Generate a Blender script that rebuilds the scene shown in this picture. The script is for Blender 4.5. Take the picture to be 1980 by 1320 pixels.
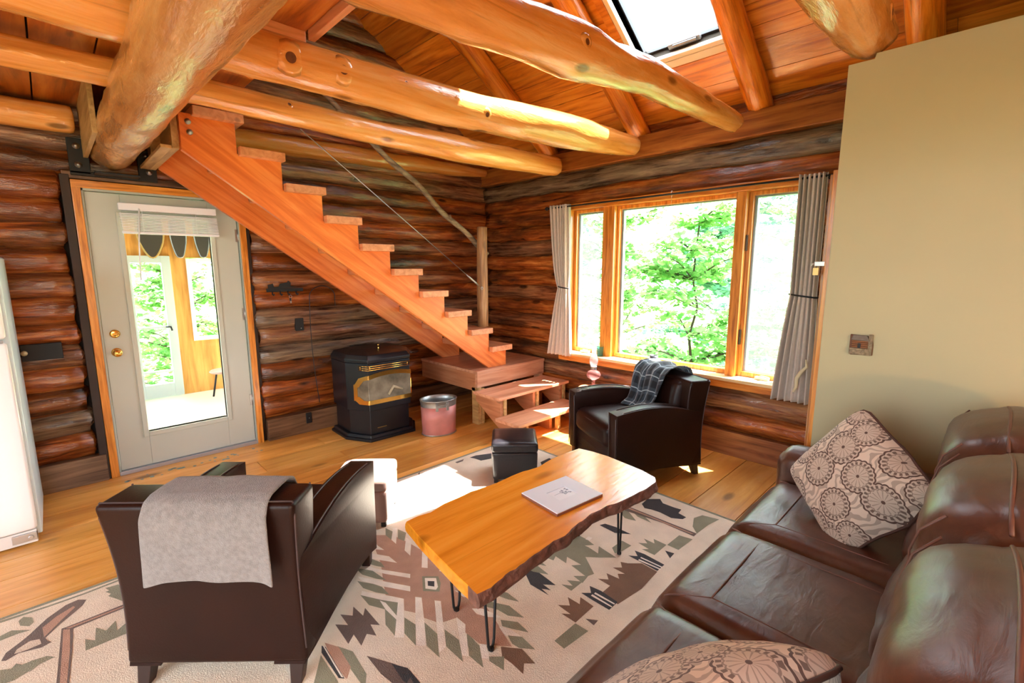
import bpy, bmesh, math, random
from mathutils import Vector, Matrix, Euler, noise
from mathutils.geometry import tessellate_polygon

for o in list(bpy.data.objects):
    bpy.data.objects.remove(o)
SC = bpy.context.scene
COL = SC.collection
PI = math.pi
R = math.radians

# ------------------------------------------------------------------ camera
cam_d = bpy.data.cameras.new('camera')
cam = bpy.data.objects.new('camera', cam_d)
COL.objects.link(cam)
cam_d.sensor_width = 36.0
cam_d.lens = 912.437 / 1980 * 36.0
cam_d.clip_start = 0.02
yaw, pit, rol = 0.772690884, 0.155438465, -0.00235909733
_f = Vector((math.sin(yaw) * math.cos(pit), math.cos(yaw) * math.cos(pit), -math.sin(pit)))
_r = Vector((math.cos(yaw), -math.sin(yaw), 0))
_u = _r.cross(_f)
r2 = _r * math.cos(rol) + _u * math.sin(rol)
u2 = -_r * math.sin(rol) + _u * math.cos(rol)
cam.matrix_world = Matrix(((r2.x, u2.x, -_f.x, 0.0), (r2.y, u2.y, -_f.y, -4.462), (r2.z, u2.z, -_f.z, 1.535), (0, 0, 0, 1)))
SC.camera = cam

# ------------------------------------------------------------------ world, sun, exposure
SC.view_settings.view_transform = 'Standard'
SC.view_settings.look = 'None'
SC.view_settings.gamma = 1
SC.view_settings.use_curve_mapping = False
SC.view_settings.exposure = 1.22
SKY_STRENGTH = 5.0
SUN_STRENGTH = 26.0
world = bpy.data.worlds.new('world')
SC.world = world
world.use_nodes = True
wn = world.node_tree
wn.nodes.clear()
wo = wn.nodes.new('ShaderNodeOutputWorld')
wb = wn.nodes.new('ShaderNodeBackground')
wb.inputs['Strength'].default_value = SKY_STRENGTH
tc = wn.nodes.new('ShaderNodeTexCoord')
sx = wn.nodes.new('ShaderNodeSeparateXYZ')
rp = wn.nodes.new('ShaderNodeValToRGB')
rp.color_ramp.elements[0].position = 0.47
rp.color_ramp.elements[0].color = (0.30, 0.36, 0.24, 1)
rp.color_ramp.elements[1].position = 0.56
rp.color_ramp.elements[1].color = (0.80, 0.91, 1.0, 1)
mr = wn.nodes.new('ShaderNodeMapRange')
mr.inputs['From Min'].default_value = -1
mr.inputs['From Max'].default_value = 1
wn.links.new(tc.outputs['Generated'], sx.inputs[0])
wn.links.new(sx.outputs['Z'], mr.inputs['Value'])
wn.links.new(mr.outputs[0], rp.inputs[0])
wn.links.new(rp.outputs[0], wb.inputs['Color'])
wn.links.new(wb.outputs[0], wo.inputs[0])
SUN_DIR = Vector((-0.46, 0.26, -1.0)).normalized()
sun_d = bpy.data.lights.new('sun', 'SUN')
sun_d.energy = SUN_STRENGTH
sun_d.angle = R(0.6)
sun_d.color = (1.0, 0.96, 0.92)
sun = bpy.data.objects.new('sun', sun_d)
sun.rotation_euler = SUN_DIR.to_track_quat('-Z', 'Y').to_euler()
sun.location = (8, -4, 12)
COL.objects.link(sun)


def portal(name, loc, rot, sxx, syy):
    """marks a window opening for the sky light"""
    d = bpy.data.lights.new(name, 'AREA')
    d.shape = 'RECTANGLE'
    d.size = sxx
    d.size_y = syy
    d.cycles.is_portal = True
    o = bpy.data.objects.new(name, d)
    o.location = loc
    o.rotation_euler = rot
    COL.objects.link(o)


# area light faces its local -Z
portal('sky_portal', (4.1, -2.37, 1.4), (0, R(90), 0), 1.6, 2.2)           # picture window, towards -x
portal('sky_portal', (2.95, -2.64, 3.62), (0, R(35), 0), 1.4, 0.65)        # skylight
portal('sky_portal', (-1.2, -8.05, 1.5), (R(90), 0, 0), 1.8, 2.2)          # windows behind the camera
portal('sky_portal', (-3.05, -4.2, 1.5), (0, R(-90), 0), 2.2, 3.6)        # windows on the left

# ------------------------------------------------------------------ materials
def srgb(h):
    h = h.lstrip('#')
    return tuple(((int(h[i:i + 2], 16) / 255) / 12.92 if int(h[i:i + 2], 16) / 255 <= 0.04045 else ((int(h[i:i + 2], 16) / 255 + 0.055) / 1.055) ** 2.4) for i in (0, 2, 4)) + (1,)


def new_mat(name):
    m = bpy.data.materials.new(name)
    m.use_nodes = True
    nt = m.node_tree
    b = nt.nodes['Principled BSDF']
    return m, nt, b


def setp(b, **k):
    al = dict(rough='Roughness', metal='Metallic', coat='Coat Weight', coat_rough='Coat Roughness', spec='Specular IOR Level', trans='Transmission Weight', sheen='Sheen Weight', alpha='Alpha', ior='IOR')
    for a, v in k.items():
        b.inputs[al[a]].default_value = v


def plain(name, col, rough=0.5, metal=0.0, bump=0.0, bscale=60, vary=0.0, vscale=6, **k):
    m, nt, b = new_mat(name)
    b.inputs['Base Color'].default_value = srgb(col) if isinstance(col, str) else col
    setp(b, rough=rough, metal=metal, **k)
    if bump or vary:
        t = nt.nodes.new('ShaderNodeTexCoord')
        n = nt.nodes.new('ShaderNodeTexNoise')
        n.inputs['Scale'].default_value = bscale
        n.inputs['Detail'].default_value = 6
        nt.links.new(t.outputs['Object'], n.inputs['Vector'])
        if bump:
            bp = nt.nodes.new('ShaderNodeBump')
            bp.inputs['Strength'].default_value = bump
            bp.inputs['Distance'].default_value = 0.01
            nt.links.new(n.outputs[0], bp.inputs['Height'])
            nt.links.new(bp.outputs[0], b.inputs['Normal'])
        if vary:
            n2 = nt.nodes.new('ShaderNodeTexNoise')
            n2.inputs['Scale'].default_value = vscale
            n2.inputs['Detail'].default_value = 5
            nt.links.new(t.outputs['Object'], n2.inputs['Vector'])
            mx = nt.nodes.new('ShaderNodeMapRange')
            mx.inputs['From Min'].default_value = .3
            mx.inputs['From Max'].default_value = .7
            mx.inputs['To Min'].default_value = 1 - vary
            mx.inputs['To Max'].default_value = 1 + vary
            nt.links.new(n2.outputs[0], mx.inputs[0])
            vm = nt.nodes.new('ShaderNodeVectorMath')
            vm.operation = 'SCALE'
            vm.inputs[0].default_value = b.inputs['Base Color'].default_value[:3]
            nt.links.new(mx.outputs[0], vm.inputs['Scale'])
            nt.links.new(vm.outputs[0], b.inputs['Base Color'])
    return m


def wood(name, cols, axis='X', rough=0.3, coat=0.4, knots=0.6, grain=1.0, bump=0.25, rot=None, blotch=None, knot_scale=2.2, crack=0.35, spec=0.5):
    """cols: dark, mid, light.  Grain runs along axis of the object's own coordinates; the mesh
    attribute 'tint' (one value per log or board) shifts each piece."""
    m, nt, b = new_mat(name)
    L = nt.links.new
    t = nt.nodes.new('ShaderNodeTexCoord')
    mp0 = nt.nodes.new('ShaderNodeMapping')
    if rot:
        mp0.inputs['Rotation'].default_value = rot
    L(t.outputs['Object'], mp0.inputs[0])
    at = nt.nodes.new('ShaderNodeAttribute')
    at.attribute_name = 'tint'
    sp = nt.nodes.new('ShaderNodeSeparateColor')
    L(at.outputs['Color'], sp.inputs[0])
    off = nt.nodes.new('ShaderNodeVectorMath')
    off.operation = 'SCALE'
    off.inputs[0].default_value = (13.7, 7.3, 29.1)
    L(sp.outputs[1], off.inputs['Scale'])
    add = nt.nodes.new('ShaderNodeVectorMath')
    L(mp0.outputs[0], add.inputs[0])
    L(off.outputs[0], add.inputs[1])

    def mapped(long, across):
        mp = nt.nodes.new('ShaderNodeMapping')
        i = 'XYZ'.index(axis)
        s = [across] * 3
        s[i] = long
        mp.inputs['Scale'].default_value = s
        L(add.outputs[0], mp.inputs[0])
        return mp

    def nz(mp, scale, detail=6, dist=0.0):
        n = nt.nodes.new('ShaderNodeTexNoise')
        n.inputs['Scale'].default_value = scale
        n.inputs['Detail'].default_value = detail
        n.inputs['Distortion'].default_value = dist
        n.inputs['Roughness'].default_value = .6
        L(mp.outputs[0], n.inputs['Vector'])
        return n
    g = nz(mapped(1.2 * grain, 16 * grain), 2.0, 8, 0.6)
    r = nt.nodes.new('ShaderNodeValToRGB')
    r.color_ramp.elements[0].position = .30
    r.color_ramp.elements[0].color = cols[0]
    r.color_ramp.elements[1].position = .70
    r.color_ramp.elements[1].color = cols[2]
    e = r.color_ramp.elements.new(.5)
    e.color = cols[1]
    L(g.outputs[0], r.inputs[0])
    col = r.outputs[0]
    # large blotches
    if blotch:
        bl = nz(mapped(1.0, 4.0), 1.1, 5, 0.3)
        br = nt.nodes.new('ShaderNodeMapRange')
        br.inputs['From Min'].default_value = .42
        br.inputs['From Max'].default_value = .66
        L(bl.outputs[0], br.inputs[0])
        mb_ = nt.nodes.new('ShaderNodeMix')
        mb_.data_type = 'RGBA'
        L(br.outputs[0], mb_.inputs['Factor'])
        L(col, mb_.inputs[6])
        mb_.inputs[7].default_value = blotch
        col = mb_.outputs[2]
    # per-piece tint
    mt = nt.nodes.new('ShaderNodeMix')
    mt.data_type = 'RGBA'
    mt.blend_type = 'MULTIPLY'
    mt.inputs['Factor'].default_value = 1
    tr = nt.nodes.new('ShaderNodeValToRGB')
    tr.color_ramp.elements[0].position = 0
    tr.color_ramp.elements[0].color = (.55, .5, .45, 1)
    tr.color_ramp.elements[1].position = 1
    tr.color_ramp.elements[1].color = (1.35, 1.3, 1.2, 1)
    L(sp.outputs[0], tr.inputs[0])
    L(col, mt.inputs[6])
    L(tr.outputs[0], mt.inputs[7])
    col = mt.outputs[2]
    # weathered grey pieces (blue channel of the attribute)
    mg = nt.nodes.new('ShaderNodeMix')
    mg.data_type = 'RGBA'
    L(sp.outputs[2], mg.inputs['Factor'])
    L(col, mg.inputs[6])
    gr = nt.nodes.new('ShaderNodeValToRGB')
    gr.color_ramp.elements[0].position = .35
    gr.color_ramp.elements[0].color = srgb('#2e2620')
    gr.color_ramp.elements[1].position = .7
    gr.color_ramp.elements[1].color = srgb('#94856c')
    L(g.outputs[0], gr.inputs[0])
    L(gr.outputs[0], mg.inputs[7])
    col = mg.outputs[2]
    if knots:
        v = nt.nodes.new('ShaderNodeTexVoronoi')
        v.inputs['Scale'].default_value = knot_scale
        L(mapped(1.0, 2.6).outputs[0], v.inputs['Vector'])
        kr = nt.nodes.new('ShaderNodeMapRange')
        kr.inputs['From Min'].default_value = .07
        kr.inputs['From Max'].default_value = .13
        kr.inputs['To Min'].default_value = knots
        kr.inputs['To Max'].default_value = 0
        L(v.outputs['Distance'], kr.inputs[0])
        mk = nt.nodes.new('ShaderNodeMix')
        mk.data_type = 'RGBA'
        L(kr.outputs[0], mk.inputs['Factor'])
        L(col, mk.inputs[6])
        mk.inputs[7].default_value = tuple(c * .25 for c in cols[0][:3]) + (1,)
        col = mk.outputs[2]
    if crack:
        c = nz(mapped(.5, 22), 1.6, 3, 0.2)
        cr = nt.nodes.new('ShaderNodeMapRange')
        cr.inputs['From Min'].default_value = .30
        cr.inputs['From Max'].default_value = .38
        cr.inputs['To Min'].default_value = crack
        cr.inputs['To Max'].default_value = 0
        L(c.outputs[0], cr.inputs[0])
        mc = nt.nodes.new('ShaderNodeMix')
        mc.data_type = 'RGBA'
        L(cr.outputs[0], mc.inputs['Factor'])
        L(col, mc.inputs[6])
        mc.inputs[7].default_value = tuple(c_ * .2 for c_ in cols[0][:3]) + (1,)
        col = mc.outputs[2]
    L(col, b.inputs['Base Color'])
    setp(b, rough=rough, coat=coat, coat_rough=max(.08, rough * .5), spec=spec)
    if bump:
        g2 = nz(mapped(3, 14), 1.8, 5, .3)
        bp = nt.nodes.new('ShaderNodeBump')
        bp.inputs['Strength'].default_value = bump
        bp.inputs['Distance'].default_value = 0.02
        L(g2.outputs[0], bp.inputs['Height'])
        L(bp.outputs[0], b.inputs['Normal'])
        L(bp.outputs[0], b.inputs['Coat Normal'])
    return m


LOGC = (srgb('#4c1f0a'), srgb('#a4521e'), srgb('#d88a40'))
M_LOGX = wood('log_wood_x', LOGC, 'X', .26, .6, .8, grain=.8, blotch=srgb('#4e2a12'), bump=.6, crack=.6, knot_scale=1.6)
M_LOGY = wood('log_wood_y', LOGC, 'Y', .26, .6, .8, grain=.8, blotch=srgb('#4e2a12'), bump=.6, crack=.6, knot_scale=1.6)
BEAMC = (srgb('#d48a40'), srgb('#eca656'), srgb('#f6c486'))
M_BEAM = wood('honey_log_x', BEAMC, 'X', .2, .7, .8, grain=.45, bump=.3, knot_scale=1.9, crack=.25)
M_BEAMY = wood('honey_log_y', (srgb('#a86c34'), srgb('#c48a50'), srgb('#d4a470')), 'Y', .25, .6, .5, grain=.5, bump=.4, knot_scale=1.2, crack=.25)
M_RAFT = wood('rafter_log', (srgb('#a04c0e'), srgb('#e08420'), srgb('#f4a844')), 'X', .28, .5, .6, grain=.9, bump=.35, rot=(0, R(-35), 0), crack=.7)
M_CEIL = wood('pine_ceiling_board', (srgb('#a8541a'), srgb('#dc8628'), srgb('#efa548')), 'Y', .28, .45, .8, grain=.6, bump=.1, knot_scale=1.6, crack=.2)
M_FLOOR = wood('pine_floor_board', (srgb('#cc8e42'), srgb('#e8b05a'), srgb('#f2c07a')), 'X', .34, .25, .8, grain=.55, bump=.06, knot_scale=1.3, crack=.2, blotch=srgb('#cc8a3c'))
M_STAIR = wood('fir_stair_x', (srgb('#c86028'), srgb('#e07c3a'), srgb('#f09a54')), 'X', .36, .25, .6, grain=.6, bump=.05, rot=(0, R(-35.2), 0), crack=.0, knot_scale=1.5)
M_TREAD = wood('fir_tread_y', (srgb('#c07c54'), srgb('#d8946a'), srgb('#e4a880')), 'Y', .45, .1, .5, grain=.8, bump=.04, crack=.0)
M_TREADX = wood('fir_board_x', (srgb('#a4583a'), srgb('#c87c50'), srgb('#dc9c74')), 'X', .45, .1, .5, grain=.8, bump=.04, crack=.0)
M_TRIM = wood('orange_trim_z', (srgb('#a45a18'), srgb('#d88a34'), srgb('#eca850')), 'Z', .3, .4, .0, grain=1.4, bump=.04, crack=.15)
M_TRIMX = wood('orange_trim_x', (srgb('#a45a18'), srgb('#d88a34'), srgb('#eca850')), 'X', .3, .4, .0, grain=1.4, bump=.04, crack=.15)
M_TRIMY = wood('orange_trim_y', (srgb('#9c5212'), srgb('#d07e2c'), srgb('#e8a04c')), 'Y', .3, .4, .2, grain=1.2, bump=.04, crack=.15)
M_BLOND = wood('blond_plywood', (srgb('#8c6a40'), srgb('#b4925e'), srgb('#c8a878')), 'Y', .55, .0, .0, grain=.7, bump=.03, crack=.0)
M_SLAB = wood('live_edge_slab', (srgb('#d07a14'), srgb('#e6952a'), srgb('#f0a840')), 'X', .26, .4, .7, grain=.45, bump=.1, knot_scale=1.1, crack=.2)
M_BARK = plain('dark_bark', '#7a5040', .7, bump=1.0, bscale=40, vary=.4, vscale=25)
M_GREYWOOD = wood('weathered_branch', (srgb('#5c4a3a'), srgb('#8c7660'), srgb('#a8967e')), 'X', .6, .0, .2, grain=1, bump=.4, crack=.4)
M_POST = wood('peeled_post', (srgb('#7a5434'), srgb('#a8784c'), srgb('#c09468')), 'Z', .5, .1, .4, grain=.9, bump=.3, crack=.5)
M_DARKBOARD = wood('dark_stained_board', (srgb('#3c2416'), srgb('#6e4a30'), srgb('#8a6246')), 'X', .4, .2, .3, grain=.7, bump=.1)
M_DARKBOARDY = wood('dark_stained_board_y', (srgb('#5c2e16'), srgb('#8e5430'), srgb('#a46c42')), 'Y', .4, .2, .3, grain=.7, bump=.1)
M_PORCH = wood('porch_plywood', (srgb('#b07a34'), srgb('#d8a050'), srgb('#e8b868')), 'Z', .5, .1, .4, grain=.5, bump=.03, crack=0)
M_DARK = plain('dark_chinking', '#1c120c', .9)
M_GREEN = plain('sage_wall_paint', '#b0a884', .5, bump=.05, bscale=30, vary=.03, vscale=1.5)
M_WALLW = plain('cream_wall_paint', '#e8dcc4', .7)
M_DOOR = plain('sage_grey_door_paint', '#c0c4ba', .35, bump=.02, bscale=20)
M_WHITE = plain('white_vinyl', '#f2f2fa', .4)
M_GREYV = plain('grey_window_spline', '#7f8b8e', .4)
M_BRASS = plain('polished_brass', '#f0c066', .2, 1.0)
M_STEEL = plain('brushed_steel', '#b0b0b0', .35, 1.0)
M_GALV = plain('galvanised_metal', '#a4a8a8', .38, .85, vary=.25, vscale=9)
M_BLACK = plain('black_metal', '#0c0c0e', .38)
M_BLACKM = plain('matte_black_iron', '#101012', .6)
M_STOVE = plain('stove_black_enamel', '#10131a', .34, bump=.03, bscale=200)
M_ROPE = plain('cream_cord', '#d8c8a4', .8)
M_GREYCLOTH = plain('grey_wool_throw', '#827e7c', .95, bump=.6, bscale=260, vary=.16, vscale=60, sheen=.3)
M_CURTAIN = plain('taupe_linen_curtain', '#cbbdb2', .9, bump=.3, bscale=300, vary=.05, vscale=40, sheen=.2)
M_PINK = plain('faded_pink_paint', '#c8827c', .45, .15, bump=.3, bscale=8, vary=.15, vscale=8)
M_DKLEATHER = plain('espresso_leather', '#220d07', .40, bump=.08, bscale=120, vary=.2, vscale=5, spec=.25)
M_PIPING = plain('leather_piping', '#4a3c3c', .3)
M_BLKLEATHER = plain('black_leather', '#1b1a1f', .3, bump=.1, bscale=120, spec=.6)
M_BRNLEATHER_L = plain('taupe_leather', '#8a6e64', .4, bump=.1, bscale=120)
M_CHAIRLEG = plain('dark_walnut_leg', '#2a1710', .4)
M_LIME = plain('outdoor_ground', '#6a8a44', .9, vary=.3, vscale=2)
M_SNOWSHOE = plain('snowshoe_wood', '#b89a58', .4)
M_WEB = plain('snowshoe_webbing', '#3c3a34', .7)
M_BACKSPLASH = plain('worn_blue_paint', '#8fa8a8', .8)


def leather(name, c1, c2, rough):
    m, nt, b = new_mat(name)
    L = nt.links.new
    t = nt.nodes.new('ShaderNodeTexCoord')
    n = nt.nodes.new('ShaderNodeTexNoise')
    n.inputs['Scale'].default_value = 7
    n.inputs['Detail'].default_value = 8
    n.inputs['Roughness'].default_value = .65
    L(t.outputs['Object'], n.inputs['Vector'])
    r = nt.nodes.new('ShaderNodeValToRGB')
    r.color_ramp.elements[0].position = .35
    r.color_ramp.elements[0].color = c1
    r.color_ramp.elements[1].position = .68
    r.color_ramp.elements[1].color = c2
    L(n.outputs[0], r.inputs[0])
    L(r.outputs[0], b.inputs['Base Color'])
    mr_ = nt.nodes.new('ShaderNodeMapRange')
    mr_.inputs['To Min'].default_value = rough - .08
    mr_.inputs['To Max'].default_value = rough + .12
    L(n.outputs[0], mr_.inputs[0])
    L(mr_.outputs[0], b.inputs['Roughness'])
    # wrinkles
    mp = nt.nodes.new('ShaderNodeMapping')
    mp.inputs['Scale'].default_value = (1.6, 4.5, 3.5)
    L(t.outputs['Object'], mp.inputs[0])
    n2 = nt.nodes.new('ShaderNodeTexNoise')
    n2.inputs['Scale'].default_value = 5
    n2.inputs['Detail'].default_value = 9
    n2.inputs['Distortion'].default_value = .8
    L(mp.outputs[0], n2.inputs['Vector'])
    bp = nt.nodes.new('ShaderNodeBump')
    bp.inputs['Strength'].default_value = .22
    bp.inputs['Distance'].default_value = .012
    L(n2.outputs[0], bp.inputs['Height'])
    L(bp.outputs[0], b.inputs['Normal'])
    b.inputs['Specular IOR Level'].default_value = .6
    return m


M_SOFA = leather('brown_sofa_leather', srgb('#44271f'), srgb('#63402f'), .34)
M_SEAM = plain('sofa_seam', '#6e4a3e', .5)


def glass(name, tint=(1, 1, 1, 1), haze=0.0, refl=0.12):
    m = bpy.data.materials.new(name)
    m.use_nodes = True
    nt = m.node_tree
    nt.nodes.clear()
    L = nt.links.new
    o = nt.nodes.new('ShaderNodeOutputMaterial')
    tr = nt.nodes.new('ShaderNodeBsdfTransparent')
    tr.inputs[0].default_value = tint
    gl = nt.nodes.new('ShaderNodeBsdfGlossy')
    gl.inputs['Roughness'].default_value = .02
    fr = nt.nodes.new('ShaderNodeFresnel')
    fr.inputs['IOR'].default_value = 1.3
    mx = nt.nodes.new('ShaderNodeMixShader')
    ge = nt.nodes.new('ShaderNodeNewGeometry')      # a pane's far side must not act as a prism
    sb = nt.nodes.new('ShaderNodeMath')
    sb.operation = 'SUBTRACT'
    sb.inputs[0].default_value = 1.0
    L(ge.outputs['Backfacing'], sb.inputs[1])
    ml = nt.nodes.new('ShaderNodeMath')
    ml.operation = 'MULTIPLY'
    L(fr.outputs[0], ml.inputs[0])
    L(sb.outputs[0], ml.inputs[1])
    L(ml.outputs[0], mx.inputs[0])
    L(tr.outputs[0], mx.inputs[1])
    L(gl.outputs[0], mx.inputs[2])
    out = mx
    if haze:
        d = nt.nodes.new('ShaderNodeBsdfTranslucent')
        d.inputs[0].default_value = (.9, .93, .95, 1)
        m2 = nt.nodes.new('ShaderNodeMixShader')
        m2.inputs[0].default_value = haze
        L(mx.outputs[0], m2.inputs[1])
        L(d.outputs[0], m2.inputs[2])
        out = m2
    L(out.outputs[0], o.inputs[0])
    return m


M_GLASS = glass('window_glass')
M_SCREEN = glass('insect_screen', haze=.035)
M_SMOKE = glass('smoked_stove_glass', (.30, .27, .22, 1), refl=.3)
M_LAMPGLASS = glass('lamp_glass', (1, .93, .92, 1), haze=.06)
M_LAMPOIL = glass('red_lamp_oil', (1, .45, .4, 1), haze=.15)


def leaf_mat(name, c1, c2):
    m = bpy.data.materials.new(name)
    m.use_nodes = True
    nt = m.node_tree
    nt.nodes.clear()
    L = nt.links.new
    o = nt.nodes.new('ShaderNodeOutputMaterial')
    at = nt.nodes.new('ShaderNodeAttribute')
    at.attribute_name = 'tint'
    sp = nt.nodes.new('ShaderNodeSeparateColor')
    L(at.outputs['Color'], sp.inputs[0])
    mx = nt.nodes.new('ShaderNodeMix')
    mx.data_type = 'RGBA'
    L(sp.outputs[0], mx.inputs['Factor'])
    mx.inputs[6].default_value = c1
    mx.inputs[7].default_value = c2
    d = nt.nodes.new('ShaderNodeBsdfDiffuse')
    tl = nt.nodes.new('ShaderNodeBsdfTranslucent')
    L(mx.outputs[2], d.inputs[0])
    L(mx.outputs[2], tl.inputs[0])
    ms = nt.nodes.new('ShaderNodeMixShader')
    ms.inputs[0].default_value = .45
    L(d.outputs[0], ms.inputs[1])
    L(tl.outputs[0], ms.inputs[2])
    L(ms.outputs[0], o.inputs[0])
    return m


M_LEAF = leaf_mat('maple_leaf', srgb('#70ac60'), srgb('#c8e8a4'))
M_LEAF2 = leaf_mat('spruce_leaf', srgb('#649c78'), srgb('#b0d8b8'))
M_TRUNK = plain('tree_trunk', '#4a3c30', .9)


def medallion_mat(name):
    """printed cushion fabric: scalloped wheels, beaded rings and swirls on cream"""
    m, nt, b = new_mat(name)
    L = nt.links.new
    uv = nt.nodes.new('ShaderNodeUVMap')
    uv.uv_map = 'UVMap'

    def math_(op, a=None, b_=None, c=None):
        n = nt.nodes.new('ShaderNodeMath')
        n.operation = op
        for i, v in enumerate((a, b_, c)):
            if v is None:
                continue
            if isinstance(v, (int, float)):
                n.inputs[i].default_value = v
            else:
                L(v, n.inputs[i])
        return n.outputs[0]
    sc = nt.nodes.new('ShaderNodeVectorMath')
    sc.operation = 'SCALE'
    sc.inputs['Scale'].default_value = 3.3
    L(uv.outputs[0], sc.inputs[0])
    v = nt.nodes.new('ShaderNodeTexVoronoi')
    v.voronoi_dimensions = '2D'
    v.inputs['Scale'].default_value = 1
    v.inputs['Randomness'].default_value = .5
    L(sc.outputs[0], v.inputs['Vector'])
    df = nt.nodes.new('ShaderNodeVectorMath')
    df.operation = 'SUBTRACT'
    L(sc.outputs[0], df.inputs[0])
    L(v.outputs['Position'], df.inputs[1])
    se = nt.nodes.new('ShaderNodeSeparateXYZ')
    L(df.outputs[0], se.inputs[0])
    ang = math_('ARCTAN2', se.outputs[1], se.outputs[0])
    spc = nt.nodes.new('ShaderNodeSeparateColor')
    L(v.outputs['Color'], spc.inputs[0])
    size = math_('MULTIPLY_ADD', spc.outputs[0], .16, .33)
    dist = math_('DIVIDE', v.outputs['Distance'], size)        # 1 at the wheel's rim
    scal = math_('MULTIPLY', math_('ABSOLUTE', math_('SINE', math_('MULTIPLY', ang, 9))), .07)
    dd = math_('SUBTRACT', dist, scal)

    def ring(x, c, w):
        return math_('LESS_THAN', math_('ABSOLUTE', math_('SUBTRACT', x, c)), w)
    rim = ring(dd, 1.0, .05)
    beads = math_('MULTIPLY', ring(dist, .84, .09), math_('GREATER_THAN', math_('SINE', math_('MULTIPLY', ang, 20)), -.1))
    inner = ring(dd, .66, .035)
    petals = math_('MULTIPLY', math_('LESS_THAN', dist, .62), math_('GREATER_THAN', math_('ABSOLUTE', math_('SINE', math_('MULTIPLY', ang, 7))), .93))
    hub = math_('LESS_THAN', dist, .10)
    dark = math_('MAXIMUM', math_('MAXIMUM', rim, math_('MULTIPLY', beads, .9)), math_('MAXIMUM', math_('MULTIPLY', inner, .7), math_('MAXIMUM', math_('MULTIPLY', petals, .6), hub)))
    wv = nt.nodes.new('ShaderNodeTexWave')
    wv.wave_type = 'RINGS'
    wv.inputs['Scale'].default_value = 1.6
    wv.inputs['Distortion'].default_value = 14
    wv.inputs['Detail'].default_value = 1.5
    wv.inputs['Detail Scale'].default_value = 1.2
    L(sc.outputs[0], wv.inputs['Vector'])
    outside = math_('GREATER_THAN', dd, 1.06)
    sw = math_('MULTIPLY', outside, math_('MULTIPLY', math_('GREATER_THAN', wv.outputs['Fac'], .62), .45))
    tot = math_('MINIMUM', math_('MAXIMUM', dark, sw), 1.0)
    fill = math_('MULTIPLY', math_('LESS_THAN', dd, 1.0), .22)
    tot = math_('MAXIMUM', tot, fill)
    mx = nt.nodes.new('ShaderNodeMix')
    mx.data_type = 'RGBA'
    L(tot, mx.inputs['Factor'])
    mx.inputs[6].default_value = srgb('#dcc8b4')
    mx.inputs[7].default_value = srgb('#5e463c')
    L(mx.outputs[2], b.inputs['Base Color'])
    setp(b, rough=.9, sheen=.2)
    return m


M_MEDAL = medallion_mat('medallion_print_fabric')
M_CUSHEDGE = plain('brown_cushion_piping', '#4a2c20', .7)


def plaid_mat(name):
    m, nt, b = new_mat(name)
    L = nt.links.new
    uv = nt.nodes.new('ShaderNodeUVMap')
    uv.uv_map = 'UVMap'
    se = nt.nodes.new('ShaderNodeSeparateXYZ')
    L(uv.outputs[0], se.inputs[0])

    def math_(op, a=None, b_=None):
        n = nt.nodes.new('ShaderNodeMath')
        n.operation = op
        for i, v in enumerate((a, b_)):
            if isinstance(v, (int, float)):
                n.inputs[i].default_value = v
            elif v is not None:
                L(v, n.inputs[i])
        return n.outputs[0]

    def stripe(x, per, w, ph=0.0):
        return math_('LESS_THAN', math_('FRACT', math_('ADD', math_('MULTIPLY', x, per), ph)), w)
    wide = math_('ADD', math_('MULTIPLY', stripe(se.outputs[0], 5, .45), .5), math_('MULTIPLY', stripe(se.outputs[1], 6, .45), .5))
    thin = math_('MAXIMUM', stripe(se.outputs[0], 5, .06, .3), stripe(se.outputs[1], 6, .06, .3))
    m1 = nt.nodes.new('ShaderNodeMix')
    m1.data_type = 'RGBA'
    L(wide, m1.inputs['Factor'])
    m1.inputs[6].default_value = srgb('#3c4650')
    m1.inputs[7].default_value = srgb('#11141a')
    m2 = nt.nodes.new('ShaderNodeMix')
    m2.data_type = 'RGBA'
    L(thin, m2.inputs['Factor'])
    L(m1.outputs[2], m2.inputs[6])
    m2.inputs[7].default_value = srgb('#9aa6ac')
    red = stripe(se.outputs[1], 1.0, .07)
    m3 = nt.nodes.new('ShaderNodeMix')
    m3.data_type = 'RGBA'
    L(red, m3.inputs['Factor'])
    L(m2.outputs[2], m3.inputs[6])
    m3.inputs[7].default_value = srgb('#8c4a3c')
    L(m3.outputs[2], b.inputs['Base Color'])
    setp(b, rough=.95, sheen=.3)
    return m


M_PLAID = plaid_mat('plaid_flannel')


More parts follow.
